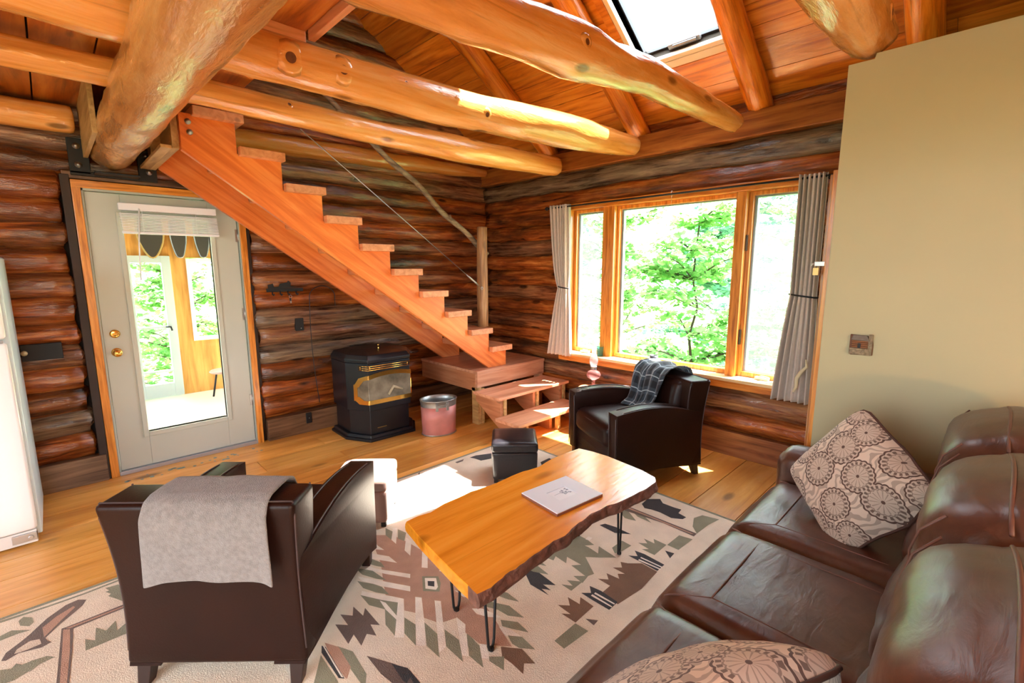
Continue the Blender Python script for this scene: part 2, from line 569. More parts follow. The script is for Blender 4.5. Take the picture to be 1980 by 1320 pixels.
# ------------------------------------------------------------------ mesh helpers
class MB:
    """collects geometry for ONE mesh object"""

    def __init__(s):
        s.v = []
        s.f = []
        s.t = []
        s.mi = []
        s.uv = []
        s.tint = (.5, .0, 0)
        s.m = 0
        s.has_uv = False
        s.smooth = []
        s.sm = True

    def add(s, vs, fs, uvs=None):
        b = len(s.v)
        s.v += [tuple(x) for x in vs]
        for k, f in enumerate(fs):
            s.f.append(tuple(b + i for i in f))
            s.t.append(s.tint)
            s.mi.append(s.m)
            s.smooth.append(s.sm)
            if uvs:
                s.has_uv = True
                s.uv.append([uvs[i] for i in f])
            else:
                s.uv.append([(0, 0)] * len(f))

    def box(s, x0, x1, y0, y1, z0, z1, M=None, smooth=False):
        vs = [Vector((x, y, z)) for x in (x0, x1) for y in (y0, y1) for z in (z0, z1)]
        if M:
            vs = [M @ v for v in vs]
        fs = [(0, 1, 3, 2), (4, 6, 7, 5), (0, 4, 5, 1), (2, 3, 7, 6), (0, 2, 6, 4), (1, 5, 7, 3)]
        o = s.sm
        s.sm = smooth
        s.add(vs, fs)
        s.sm = o

    def prism(s, poly, a0, a1, axis='X', M=None, smooth=False):
        """poly in the plane across axis, extruded a0..a1 along it"""
        def P(p, a):
            v = {'X': Vector((a, p[0], p[1])), 'Y': Vector((p[0], a, p[1])), 'Z': Vector((p[0], p[1], a))}[axis]
            return M @ v if M else v
        n = len(poly)
        vs = [P(p, a0) for p in poly] + [P(p, a1) for p in poly]
        tris = tessellate_polygon([[Vector((p[0], p[1], 0)) for p in poly]])
        fs = [tuple(t) for t in tris] + [tuple(n + i for i in reversed(t)) for t in tris]
        area = sum(poly[i][0] * poly[(i + 1) % n][1] - poly[(i + 1) % n][0] * poly[i][1] for i in range(n))
        for i in range(n):
            j = (i + 1) % n
            fs.append((i, j, n + j, n + i))
        o = s.sm
        s.sm = smooth
        s.add(vs, fs)
        s.sm = o

    def tube(s, pts, rad, seg=12, caps=True, wob=0.0, seed=0, closed=False, fl=1.0):
        pts = [Vector(p) for p in pts]
        n = len(pts)
        rads = rad if isinstance(rad, (list, tuple)) else [rad] * n
        T = []
        for i in range(n):
            a = pts[(i - 1) % n] if closed else pts[max(0, i - 1)]
            b = pts[(i + 1) % n] if closed else pts[min(n - 1, i + 1)]
            T.append((b - a).normalized())
        up = Vector((0, 0, 1)) if abs(T[0].z) < .9 else Vector((1, 0, 0))
        N = (up - T[0] * up.dot(T[0])).normalized()
        vs = []
        for i in range(n):
            N = (N - T[i] * N.dot(T[i])).normalized()
            B = T[i].cross(N)
            for k in range(seg):
                a = 2 * PI * k / seg
                r = rads[i]
                if wob:
                    q = Vector((math.cos(a) * 1.1 + seed * 7.1, math.sin(a) * 1.1 + seed * 3.3, i * 0.35 + seed))
                    r *= 1 + wob * noise.noise(q) + wob * .45 * noise.noise(q * 2.7) + wob * .16 * noise.noise(Vector((q.x * 5, q.y * 5, q.z * 2.2)))
                vs.append(pts[i] + N * (math.cos(a) * r) + B * (math.sin(a) * r * fl))
        fs = []
        for i in range(n if closed else n - 1):
            for k in range(seg):
                k2 = (k + 1) % seg
                j = (i + 1) % n
                fs.append((i * seg + k, i * seg + k2, j * seg + k2, j * seg + k))
        if caps and not closed:
            fs.append(tuple(reversed(range(seg))))
            fs.append(tuple((n - 1) * seg + k for k in range(seg)))
        s.add(vs, fs)

    def log(s, p0, p1, r0, r1=None, seed=0, wob=.13, step=.10, bend=0.0, seg=26, end=1):
        p0, p1 = Vector(p0), Vector(p1)
        r1 = r1 or r0
        n = max(4, int((p1 - p0).length / step))
        pts, rr = [], []
        d = (p1 - p0).normalized()
        side = d.cross(Vector((0, 0, 1)))
        if side.length < .1:
            side = Vector((1, 0, 0))
        side.normalize()
        upv = side.cross(d)
        for i in range(n + 1):
            t = i / n
            p = p0.lerp(p1, t)
            w = bend * math.sin(PI * t)
            p = p + upv * (noise.noise(Vector((seed * 3.7, t * 2.5, 0))) * bend) + side * (noise.noise(Vector((seed * 9.1, t * 2.5, 5))) * bend)
            r = r0 + (r1 - r0) * t
            r *= 1 + wob * .5 * noise.noise(Vector((seed * 5.3, t * (p1 - p0).length * 1.6, 2)))
            pts.append(p)
            rr.append(r)
        if end:
            pts.insert(0, p0 - d * r0 * .12)
            rr.insert(0, r0 * .72)
            pts.append(p1 + d * r1 * .12)
            rr.append(r1 * .72)
        s.tube(pts, rr, seg, True, wob, seed)

    def lathe(s, prof, seg=24, c=(0, 0, 0), cap=True, ex=1.0, ey=1.0):
        vs = []
        for r, z in prof:
            for k in range(seg):
                a = 2 * PI * k / seg
                vs.append((c[0] + r * ex * math.cos(a), c[1] + r * ey * math.sin(a), c[2] + z))
        fs = []
        for i in range(len(prof) - 1):
            for k in range(seg):
                k2 = (k + 1) % seg
                fs.append((i * seg + k, i * seg + k2, (i + 1) * seg + k2, (i + 1) * seg + k))
        if cap:
            if prof[0][0] > 1e-4:
                fs.append(tuple(reversed(range(seg))))
            if prof[-1][0] > 1e-4:
                fs.append(tuple((len(prof) - 1) * seg + k for k in range(seg)))
        s.add(vs, fs)

    def rbox(s, sx_, sy_, sz_, r, n=10, fn=None, M=None, uvscale=None):
        """rounded box centred at origin; fn(p, q) deforms, q = unit cube coords"""
        idx = {}
        vs, fs, uvs = [], [], []
        hx, hy, hz = sx_ / 2, sy_ / 2, sz_ / 2

        def vert(i, j, k):
            key = (i, j, k)
            if key in idx:
                return idx[key]
            q = Vector((2 * i / n - 1, 2 * j / n - 1, 2 * k / n - 1))

            def warp(t, h):
                # put more rows near the edges so the rounding shows
                rr = min(r / h, .95)
                a = abs(t)
                k_ = .62
                val = a / k_ * (1 - rr) if a < k_ else (1 - rr) + (a - k_) / (1 - k_) * rr
                return math.copysign(val * h, t)
            p = Vector((warp(q.x, hx), warp(q.y, hy), warp(q.z, hz)))
            inn = Vector((max(-hx + r, min(hx - r, p.x)), max(-hy + r, min(hy - r, p.y)), max(-hz + r, min(hz - r, p.z))))
            d = p - inn
            if d.length > 1e-6:
                # project onto rounded surface
                p = inn + d.normalized() * r if max(abs(d.x), abs(d.y), abs(d.z)) > r * .999 or True and (abs(q.x) == 1 or abs(q.y) == 1 or abs(q.z) == 1) else p
            if fn:
                p = fn(p, q)
            idx[key] = len(vs)
            vs.append(M @ p if M else p)
            uvs.append((q.x * .5 + .5, q.z * .5 + .5) if hy < hz else (q.x * .5 + .5, q.y * .5 + .5))
            return idx[key]
        for a in range(n):
            for b in range(n):
                for side in (0, n):
                    qs = [(side, a, b), (side, a + 1, b), (side, a + 1, b + 1), (side, a, b + 1)]
                    f = [vert(*q) for q in qs]
                    fs.append(tuple(f if side == n else reversed(f)))
                    qs = [(a, side, b), (a + 1, side, b), (a + 1, side, b + 1), (a, side, b + 1)]
                    f = [vert(*q) for q in qs]
                    fs.append(tuple(reversed(f) if side == n else f))
                    qs = [(a, b, side), (a + 1, b, side), (a + 1, b + 1, side), (a, b + 1, side)]
                    f = [vert(*q) for q in qs]
                    fs.append(tuple(f if side == n else reversed(f)))
        s.add(vs, fs, uvs)

    def sheet(s, fn, nu, nv, thick=0.0):
        vs, uvs, fs = [], [], []
        for i in range(nu + 1):
            for j in range(nv + 1):
                vs.append(fn(i / nu, j / nv))
                uvs.append((i / nu, j / nv))
        for i in range(nu):
            for j in range(nv):
                a = i * (nv + 1) + j
                fs.append((a, a + nv + 1, a + nv + 2, a + 1))
        s.add(vs, fs, uvs)

    def build(s, name, mats, parent=None, loc=None, bevel=0, bseg=2, solid=0, sub=0, label=None, recalc=True):
        me = bpy.data.meshes.new(name)
        me.from_pydata([tuple(v) for v in s.v], [], s.f)
        mats = mats if isinstance(mats, (list, tuple)) else [mats]
        for m in mats:
            me.materials.append(m)
        me.polygons.foreach_set('material_index', s.mi)
        me.polygons.foreach_set('use_smooth', s.smooth)
        ca = me.color_attributes.new('tint', 'FLOAT_COLOR', 'CORNER')
        data = []
        for p, t in zip(me.polygons, s.t):
            data += [t[0], t[1], t[2], 1.0] * p.loop_total
        ca.data.foreach_set('color', data)
        if s.has_uv:
            ul = me.uv_layers.new(name='UVMap')
            fl = []
            for u in s.uv:
                for a in u:
                    fl += [a[0], a[1]]
            ul.data.foreach_set('uv', fl)
        if recalc:
            bm = bmesh.new()
            bm.from_mesh(me)
            bmesh.ops.recalc_face_normals(bm, faces=bm.faces)
            bm.to_mesh(me)
            bm.free()
        o = bpy.data.objects.new(name, me)
        COL.objects.link(o)
        if parent:
            o.parent = parent
        if loc:
            o.location = loc
        if solid:
            md = o.modifiers.new('solid', 'SOLIDIFY')
            md.thickness = solid
            md.offset = 0
        if bevel:
            md = o.modifiers.new('bevel', 'BEVEL')
            md.width = bevel
            md.segments = bseg
            md.limit_method = 'ANGLE'
            md.angle_limit = R(40)
            md.harden_normals = False
        if sub:
            md = o.modifiers.new('sub', 'SUBSURF')
            md.levels = sub
            md.render_levels = sub
        if label:
            o['label'] = label
        return o


def thing(name, label, cat, loc=(0, 0, 0), rz=0.0, group=None):
    o = bpy.data.objects.new(name, None)
    COL.objects.link(o)
    o.location = loc
    o.rotation_euler = (0, 0, rz)
    o['label'] = label
    o['category'] = cat
    if group:
        o['group'] = group
    return o


def tag(o, label, cat, group=None, kind=None):
    o['label'] = label
    o['category'] = cat
    if group:
        o['group'] = group
    if kind:
        o['kind'] = kind
    return o


def struct(o, label=None):
    o['kind'] = 'structure'
    if label:
        o['label'] = label
    return o


def dup(root, label, loc, rz=0.0, group=None):
    def cp(o, par):
        c = o.copy()
        COL.objects.link(c)
        c.parent = par
        for ch in list(o.children):
            cp(ch, c)
        return c
    c = cp(root, None)
    c.location = loc
    c.rotation_euler = (0, 0, rz)
    c['label'] = label
    if group:
        c['group'] = group
    return c

# ================================================================== SETTING
rnd = random.Random(7)


def log_tint(r, grey=0.0):
    return (r.uniform(.15, 1.0), r.random(), grey)


# ---- floor boards
mb = MB()
fr = random.Random(3)
y = -8.0
k = 0
while y < 0.12:
    w = fr.choice([.22, .26, .29, .24])
    xs = [-3.0]
    x = -3.0 + fr.uniform(.8, 2.6)
    while x < 4.0:
        xs.append(x)
        x += fr.uniform(2.0, 3.4)
    xs.append(4.05)
    for a, b in zip(xs[:-1], xs[1:]):
        mb.tint = (fr.uniform(.32, .85), fr.random(), 0)
        mb.box(a + .002, b - .002, y + .0028, min(y + w, .15) - .0028, -.03, 0)
    y += w
mb.tint = (0, .5, 0)
mb.m = 1
mb.box(-3.1, 4.1, -8.1, .2, -.1, -.028)
struct(mb.build('floor', [M_FLOOR, M_DARK]), 'wide orange pine floorboards')

# ---- log walls
CH = .163


def back_wall():
    mb = MB()
    r = random.Random(11)
    levels = [.2 + CH * (i + .5) for i in range(0, 26)]
    greys_r = {3: .75, 4: .5, 5: .6, 13: .6, 12: .8, 9: .3, 7: .2, 14: .2}
    greys_l = {0: 0, 1: .75, 4: .45, 7: .15}
    for i, z in enumerate(levels):
        segs = []
        xmax = 4.02
        if z > 2.75:
            xmax = min(4.0, 4.05 - (z - 2.72) / .76)
        if z < 2.1:
            segs = [(-3.0, .105, greys_l.get(i, 0.0)), (1.262, xmax, greys_r.get(i, 0))]
        else:
            segs = [(-3.0, xmax, greys_r.get(i, 0) if i > 12 else 0)]
        for a, b, g in segs:
            if b - a < .2:
                continue
            mb.tint = (r.uniform(.1, .95) if a < 0 or z < .9 else r.uniform(.0, .75), r.random(), (g if g else (.55 if z > 2.9 and i % 2 else 0)))
            rr = .098 + r.uniform(-.006, .008)
            if b > 3.9:
                mb.log((a, .075, z), (b, .075, z), rr, seed=i * 3 + (1 if a > 0 else 0), wob=.16, bend=.012, end=1)
            else:
                mb.log((a, .075, z), (b, .075, z), rr, seed=i * 3 + (1 if a > 0 else 0), wob=.16, bend=.012, end=1)
    mb.m = 1
    mb.box(-3.0, .19, .06, .2, 0, 2.1)
    mb.box(1.22, 4.2, .06, .2, 0, 2.1)
    mb.box(-3.0, 4.2, .06, .2, 2.1, 3.0)
    mb.prism([(-3.0, 3.0), (4.15, 2.72), (.4, 5.3), (-3.0, 2.9)], .06, .2, 'Y')
    return struct(mb.build('wall_back', [M_LOGX, M_DARK]), 'stacked round log wall, varnished brown with grey weathered logs')


back_wall()
mb = MB()
mb.tint = (.6, .3, .35)
mb.box(-3.0, .165, -.05, .05, 0, .195)
mb.tint = (.5, .7, .2)
mb.box(1.262, 4.0, -.05, .05, 0, .195)
struct(mb.build('baseboard_back', M_DARKBOARD, bevel=.004), 'flat dark sill board under the logs')

WY0, WY1, WZ0, WZ1 = -3.47, -1.33, .62, 2.15     # picture window opening


def window_wall():
    mb = MB()
    r = random.Random(5)
    for i in range(14):
        z = .2 + CH * (i + .5)
        grey = {13: .9, 4: .2, 2: .15, 1: .5, 6: .3, 9: .4}.get(i, 0)
        zz = z
        rr = .098 + r.uniform(-.005, .008)
        if i == 13:
            zz, rr = 2.40, .105
        if i == 12:
            zz, rr = 2.235, .10
        if z < .56 or z > 2.17:
            segs = [(-8.0, .0)]
        else:
            segs = [(-8.0, WY0 - .05), (WY1 + .05, .0)]
        for a, b in segs:
            mb.tint = (r.uniform(.25, .75) if i < 12 else (.9 if i == 13 else .35), r.random(), grey)
            mb.log((3.975, a, zz), (3.975, b, zz), rr, seed=i * 5 + 70 + (a > -3), wob=.16, bend=.012)
    mb.m = 1
    mb.box(3.96, 4.12, -8.1, WY0 - .03, 0, 2.6)
    mb.box(3.96, 4.12, WY1 + .03, .2, 0, 2.6)
    mb.box(3.96, 4.12, WY0 - .03, WY1 + .03, 0, WZ0 - .03)
    mb.box(3.96, 4.12, WY0 - .03, WY1 + .03, WZ1 + .03, 2.6)
    mb.m = 0
    mb.tint = (.5, .4, 0)
    mb.box(3.94, 4.12, -8.1, .2, 2.60, 2.79)
    return struct(mb.build('wall_right', [M_LOGY, M_DARK]), 'log wall around the picture window')


window_wall()
mb = MB()
mb.tint = (.5, .3, 0)
mb.box(3.86, 3.98, -8.0, -.02, 0, .2)
struct(mb.build('baseboard_right', M_DARKBOARDY, bevel=.004), 'flat reddish sill board under the window wall')
mb = MB()
mb.tint = (.35, .3, 0)
mb.box(3.82, 3.93, -8.0, -.0, 2.485, 2.665)
mb.tint = (.2, .3, 0)
struct(mb.build('trim_1', wood('header_plank', (srgb('#7a3c10'), srgb('#b06a2c'), srgb('#c8843c')), 'Y', .35, .3, .5, grain=.6, bump=.05), bevel=.006), 'wide orange header plank above the window wall')

# ---- sloped ceiling with the skylight opening
SL = .66
ANG = math.atan(SL)


def ceil_z(x):
    return 2.73 + SL * (4.0 - x)


SKY = dict(x0=2.35, x1=3.47, y0=-2.98, y1=-2.34)
mb = MB()
cr_ = random.Random(21)
du = Vector((-math.cos(ANG), 0, math.sin(ANG)))
nrm = Vector((math.sin(ANG), 0, math.cos(ANG)))
org = Vector((4.17, 0, ceil_z(4.17)))
total = (4.17 - .35) / math.cos(ANG)
s_ = 0.0


def slab(mb, s0, s1, y0, y1, t0, t1):
    vs = []
    for s in (s0, s1):
        for yy in (y0, y1):
            for t in (t0, t1):
                p = org + du * s + nrm * t
                vs.append((p.x, yy, p.z))
    mb.add(vs, [(0, 1, 3, 2), (4, 6, 7, 5), (0, 4, 5, 1), (2, 3, 7, 6), (0, 2, 6, 4), (1, 5, 7, 3)])


def sx_of(x):
    return (4.17 - x) / math.cos(ANG)


mb.sm = False
sa, sb = sx_of(SKY['x1']), sx_of(SKY['x0'])
widths = []
while s_ < total:
    w = cr_.choice([.235, .26, .28])
    cuts = [-8.0, .18]
    x = -8.0 + cr_.uniform(1, 2.5)
    while x < 0:
        cuts.append(x)
        x += cr_.uniform(1.8, 3.0)
    cuts.sort()
    for a, b in zip(cuts[:-1], cuts[1:]):
        mb.tint = (cr_.uniform(.35, .85), cr_.random(), 0)
        parts = [(s_, s_ + w, a, b)]
        if s_ + w > sa and s_ < sb:
            parts = []
            for (u0, u1) in ((s_, min(sa, s_ + w)), (max(s_, sa), min(sb, s_ + w)), (max(sb, s_), s_ + w)):
                if u1 - u0 < .004:
                    continue
                if u0 >= sa - .001 and u1 <= sb + .001:
                    for (c0, c1) in ((a, min(b, SKY['y0'])), (max(a, SKY['y1']), b)):
                        if c1 - c0 > .01:
                            parts.append((u0, u1, c0, c1))
                else:
                    parts.append((u0, u1, a, b))
        for (u0, u1, c0, c1) in parts:
            slab(mb, u0 + .002, u1 - .002, c0 + .001, c1 - .001, 0, .03)
    s_ += w
mb.m = 1
mb.tint = (0, 0, 0)
slab(mb, 0, sa, -8.1, .2, .028, .14)
slab(mb, sb, total + .1, -8.1, .2, .028, .14)
slab(mb, sa, sb, -8.1, SKY['y0'], .028, .14)
slab(mb, sa, sb, SKY['y1'], .2, .028, .14)
struct(mb.build('ceiling', [M_CEIL, M_DARK]), 'sloped ceiling of wide varnished pine boards')
# other slope and ridge, closing the roof on the left
mb = MB()
mb.sm = False
mb.tint = (.5, .3, 0)
zr = ceil_z(.35)
mb.add([(.35, -8.1, zr), (.35, .2, zr), (-3.4, .2, 2.75), (-3.4, -8.1, 2.75), (.35, -8.1, zr + .1), (.35, .2, zr + .1), (-3.4, .2, 2.85), (-3.4, -8.1, 2.85)],
       [(0, 1, 2, 3), (4, 7, 6, 5), (0, 4, 5, 1), (2, 6, 7, 3), (1, 5, 6, 2), (0, 3, 7, 4)])
struct(mb.build('ceiling', M_CEIL), 'far slope of the pine board ceiling')

# ---- loft floor over the beams (boards run towards the back wall)
mb = MB()
mb.sm = False
x = -3.0
while x < .96:
    w = min(.235, .97 - x)
    mb.tint = (cr_.uniform(.2, .7), cr_.random(), 0)
    mb.box(x + .004, x + w - .004, -8.0, .0, 2.60, 2.635)
    x += .235
mb.m = 1
mb.box(-3.0, .965, -8.0, .1, 2.632, 2.66)
struct(mb.build('ceiling', [wood('loft_board', (srgb('#8a3c10'), srgb('#c46c24'), srgb('#dc9040')), 'Y', .3, .4, .6, grain=.6, bump=.1, crack=.2), M_DARK]), 'underside of the loft boards resting on the round beams')
mb = MB()
mb.tint = (.6, .2, 0)
mb.box(.97, 1.0, -8.0, -2.14, 2.56, 2.72)
struct(mb.build('trim_2', M_TREAD, bevel=.003), 'reddish fascia along the loft edge')
mb = MB()
mb.tint = (.9, .2, 0)
mb.box(.56, .965, -2.13, -2.10, 2.52, 2.60)
struct(mb.build('trim_3', wood('blocking', (srgb('#b87848'), srgb('#dca070'), srgb('#e8b488')), 'X', .5, .1, .0, bump=.02, crack=0), bevel=.003), 'pale blocking board between loft and beam')

# ---- partition painted green, hiding the rest of the window wall
mb = MB()
mb.sm = False
mb.prism([(-8.0, 0), (-3.868, 0), (-3.868, 2.452), (-3.965, 2.452), (-3.97, 2.474), (-8.0, 2.474)], 2.75, 2.87, 'X')
struct(mb.build('wall_partition', M_GREEN, bevel=.002), 'smooth sage green partition wall')
mb = MB()
mb.sm = False
mb.box(2.99, 3.87, -4.0, -3.88, 0, 2.44)
mb.tint = (.5, .2, 0)
struct(mb.build('wall_closet_return', M_GREEN), 'end of the green partition')
mb = MB()
mb.tint = (.5, .3, 0)
mb.box(2.80, 2.87, -3.866, -3.838, 0, 2.0)
mb.tint = (0, .3, 0)
mb.box(2.92, 2.96, -3.866, -3.80, 0, 2.0)
struct(mb.build('trim_4', M_TRIM, bevel=.003), 'orange wood door casing on the edge of the green partition')

# ---- walls behind and left of the camera, with their own windows
mb = MB()
mb.sm = False
mb.box(-3.1, 4.1, -8.15, -8.0, 0, .4)
mb.box(-3.1, 4.1, -8.15, -8.0, 2.6, 5.6)
mb.box(-3.1, -2.1, -8.15, -8.0, .4, 2.6)
mb.box(-.3, 4.1, -8.15, -8.0, .4, 2.6)
struct(mb.build('wall_front', M_WALLW), 'wall behind the viewpoint with a wide window')
mb = MB()
mb.sm = False
mb.box(-3.15, -3.0, -8.1, .2, 0, .4)
mb.box(-3.15, -3.0, -8.1, .2, 2.6, 2.9)
mb.box(-3.15, -3.0, -8.1, -6.0, .4, 2.6)
mb.box(-3.15, -3.0, -2.4, .2, .4, 2.6)
struct(mb.build('wall_left', M_WALLW), 'left wall with a wide window')

# ---- glazed door in the back wall
door = thing('door_1', 'painted sage grey door with a tall glass pane', 'door')
del door['category']
struct(door)
DX0, DX1 = .241, 1.166
LX0, LX1, LZ0, LZ1 = .43, .968, .29, 1.90
mb = MB()
mb.sm = False
mb.box(DX0, LX0, .0, .045, .03, 2.06)
mb.box(LX1, DX1, .0, .045, .03, 2.06)
mb.box(LX0, LX1, .0, .045, .03, LZ0)
mb.box(LX0, LX1, .0, .045, LZ1, 2.06)
mb.build('door_panel', M_DOOR, door, bevel=.003)
mb = MB()
mb.sm = False
for (a, b, c, d) in ((LX0 - .034, LX0, LZ0 - .036, LZ1 + .034), (LX1, LX1 + .034, LZ0 - .036, LZ1 + .034)):
    mb.box(a, b, -.014, .05, c, d)
mb.box(LX0, LX1, -.014, .05, LZ0 - .036, LZ0)
mb.box(LX0, LX1, -.014, .05, LZ1, LZ1 + .034)
mb.build('pane_frame', plain('pane_frame_paint', '#c4c8bc', .35), door, bevel=.006, bseg=3)
mb = MB()
mb.box(LX0, LX1, .02, .024, LZ0, LZ1)
mb.build('pane', M_GLASS, door)
mb = MB()
mb.tint = (.6, .1, 0)
mb.box(.178, .226, -.035, .03, 0.0, 2.13)
mb.box(1.178, 1.226, -.035, .03, 0.0, 2.13)
mb.build('casing', M_TRIM, door, bevel=.004)
mb = MB()
mb.tint = (.6, .6, 0)
mb.box(.178, 1.226, -.036, .03, 2.078, 2.13)
mb.build('head_casing', M_TRIMX, door, bevel=.004)
mb = MB()
mb.sm = False
mb.box(.227, .237, -.02, .12, 0, 2.078)
mb.box(1.170, 1.180, -.02, .12, 0, 2.078)
mb.box(.226, 1.178, -.02, .12, 2.064, 2.078)
mb.build('jamb', plain('jamb_paint', '#aab4ae', .4), door)
mb = MB()
mb.sm = False
mb.box(.227, 1.178, -.03, .12, 0, .028)
mb.build('threshold', plain('aluminium_threshold', '#b8bcc8', .35, .6), door, bevel=.003)
mb = MB()
mb.tint = (.1, .6, .3)
mb.box(.128, .176, -.032, .08, 0.0, 2.16)
mb.box(1.228, 1.26, .0, .08, 0.0, 2.12)
mb.build('rough_buck', plain('dark_buck', '#33221a', .6, vary=.3), door, bevel=.004)
mb = MB()
mb.tint = (.45, .6, .1)
mb.box(.14, 1.30, -.028, .07, 2.135, 2.185)
mb.build('lintel', M_DARKBOARD, door, bevel=.006)
for zc in (.4, 1.15, 1.80):
    mb = MB()
    mb.tube([(1.170, -.006, zc - .05), (1.170, -.006, zc + .05)], .007, 10)
    mb.sm = False
    mb.box(1.150, 1.172, -.004, .002, zc - .05, zc + .05)
    mb.build('hinge', M_STEEL, door)


def lathe_y(mb, prof, cx, cz, y0, seg=24):
    """rounded fitting that sticks out of the back wall plane"""
    m = Matrix.Translation((cx, y0, cz)) @ Matrix.Rotation(R(90), 4, 'X')
    t = MB()
    t.lathe(prof, seg)
    mb.add([m @ Vector(v) for v in t.v], t.f)


mb = MB()
lathe_y(mb, [(.0, 0), (.032, 0), (.032, .006), (.026, .010), (.012, .014), (.011, .035), (.020, .040), (.028, .052), (.027, .066), (.018, .074), (.0, .076)], .304, .928, 0)
mb.build('door_knob', M_BRASS, door)
mb = MB()
lathe_y(mb, [(.0, 0), (.031, 0), (.031, .008), (.024, .016), (.0, .018)], .306, 1.065, 0)
mb.sm = False
mb.box(.290, .322, -.034, -.017, 1.058, 1.072)
mb.build('deadbolt', M_BRASS, door, bevel=.002)

# raised blind hanging over the door's glass
bl = thing('window_blind', 'white slatted blind gathered up at the top of the door glass', 'blind', (.71, -.03, 1.95))
mb = MB()
mb.sm = False
mb.box(-.30, .30, -.045, -.0, -.005, .045)
mb.build('valance', M_WHITE, bl, bevel=.004)
mb = MB()
mb.sm = False
for k in range(11):
    z0 = -.030 - k * .0112
    mb.box(-.298 + .0009 * k, .302 + .0006 * k, -.043, -.004, z0 - .0030, z0 + .0030)
mb.build('slats', M_WHITE, bl)
mb = MB()
mb.sm = False
mb.box(-.292, .31, -.043, -.002, -.168, -.150)
mb.build('bottom_rail', M_WHITE, bl, bevel=.003)
mb = MB()
for xx in (-.17, .16):
    mb = MB()
    mb.tube([(xx, -.046, .0), (xx, -.046, -.16)], .0013, 6)
    mb.build('ladder_cord', M_WHITE, bl)
mb = MB()
mb.tube([(-.185, -.052, .01), (-.21, -.056, -.25), (-.223, -.055, -.50)], .0045, 8)
mb.build('tilt_wand', M_WHITE, bl)

# ---- picture window
win = thing('window_1', 'three-part picture window with orange wood frame', 'window')
del win['category']
struct(win)
XF = 3.87     # room face of the casing
XG = 3.985    # glass plane


def wbox(name, y0, y1, z0, z1, mat, x0=XF, x1=XG + .04, bev=.004, tint=(.5, .3, 0)):
    mb = MB()
    mb.tint = tint
    mb.box(x0, x1, y0, y1, z0, z1)
    return mb.build(name, mat, win, bevel=bev)


wbox('head_casing', WY0 - .03, WY1 + .03, 2.105, 2.165, M_TRIMY, XF - .02)
wbox('side_casing', WY1 - .02, WY1 + .03, .62, 2.11, M_TRIM)
wbox('side_casing', WY0 - .03, WY0 + .02, .62, 2.11, M_TRIM)
wbox('mullion', -1.865, -1.735, .66, 2.11, M_TRIM, XF + .012)
wbox('mullion', -3.050, -2.975, .66, 2.11, M_TRIM, XF + .0)
wbox('window_sill', WY0 - .06, WY1 + .06, .635, .662, wood('pale_sill', (srgb('#d0a468'), srgb('#ecd0a0'), srgb('#f4dcb0')), 'Y', .3, .3, .2, grain=.7, bump=.03, crack=.1), 3.775, XG + .06)
wbox('apron', WY0 - .06, WY1 + .06, .575, .634, M_TRIMY, 3.80, 3.90)
# inner sashes
for (a, b) in ((-1.735, WY1 - .02), (WY0 + .02, -3.05)):
    mb = MB()
    mb.tint = (.6, .7, 0)
    x0, x1 = XG - .05, XG + .02
    mb.box(x0, x1, a, a + .03, .662, 2.105)
    mb.box(x0, x1, b - .03, b, .662, 2.105)
    mb.box(x0, x1, a + .03, b - .03, .662, .70)
    mb.box(x0, x1, a + .03, b - .03, 2.075, 2.105)
    sash = mb.build('sash', M_TRIM, win, bevel=.003)
    mb = MB()
    x0, x1 = XG - .01, XG + .03
    mb.box(x0, x1, a + .03, a + .045, .70, 2.075)
    mb.box(x0, x1, b - .05, b - .03, .70, 2.075)
    mb.box(x0, x1, a + .045, b - .05, .70, .712)
    mb.box(x0, x1, a + .045, b - .05, 2.062, 2.075)
    mb.build('glazing_bead', M_GREYV, sash)
    mb = MB()
    mb.box(XG + .005, XG + .008, a + .04, b - .04, .70, 2.07)
    mb.build('pane', M_GLASS, sash)
    mb = MB()
    mb.box(XG - .018, XG - .017, a + .03, b - .03, .70, 2.075)
    mb.build('insect_screen', M_SCREEN, sash)
    mb = MB()
    yc = (a + b) / 2
    mb.box(XG - .10, XG - .05, yc - .05, yc + .05, .664, .684)
    mb.tube([(XG - .09, yc + .02, .684), (XG - .12, yc - .01, .700), (XG - .12, yc - .06, .694)], .007, 8)
    mb.build('crank', plain('crank_cream', '#d8ccb4', .4), win, bevel=.003)
mb = MB()
mb.tint = (.7, .7, 0)
x0, x1 = XG - .05, XG + .02
mb.box(x0, x1, -2.975, -2.955, .662, 2.105)
mb.box(x0, x1, -1.89, -1.865, .662, 2.105)
mb.box(x0, x1, -2.955, -1.89, .662, .70)
mb.box(x0, x1, -2.955, -1.89, 2.075, 2.105)
sash = mb.build('sash', M_TRIM, win, bevel=.003)
mb = MB()
x0, x1 = XG - .01, XG + .03
mb.box(x0, x1, -2.955, -2.945, .70, 2.075)
mb.box(x0, x1, -1.91, -1.89, .70, 2.075)
mb.box(x0, x1, -2.945, -1.91, 2.066, 2.075)
mb.build('glazing_bead', M_GREYV, sash)
mb = MB()
mb.box(XG + .005, XG + .008, -2.955, -1.89, .70, 2.08)
mb.build('pane', M_GLASS, sash)
for zc in (1.72, .98):
    mb = MB()
    mb.box(XG - .075, XG - .05, -3.062, -3.045, zc - .06, zc + .06)
    mb.build('sash_hinge', plain('dark_hinge', '#4a3a30', .4, .6), win, bevel=.003)

# ---- skylight
sky = thing('window_2', 'skylight in the sloped ceiling with white lining', 'window')
del sky['category']
struct(sky)
ms = Matrix.Translation(org) @ Matrix(((du.x, 0, nrm.x, 0), (0, 1, 0, 0), (du.z, 0, nrm.z, 0), (0, 0, 0, 1)))
lin = plain('pale_lining', '#e8d8c0', .5)


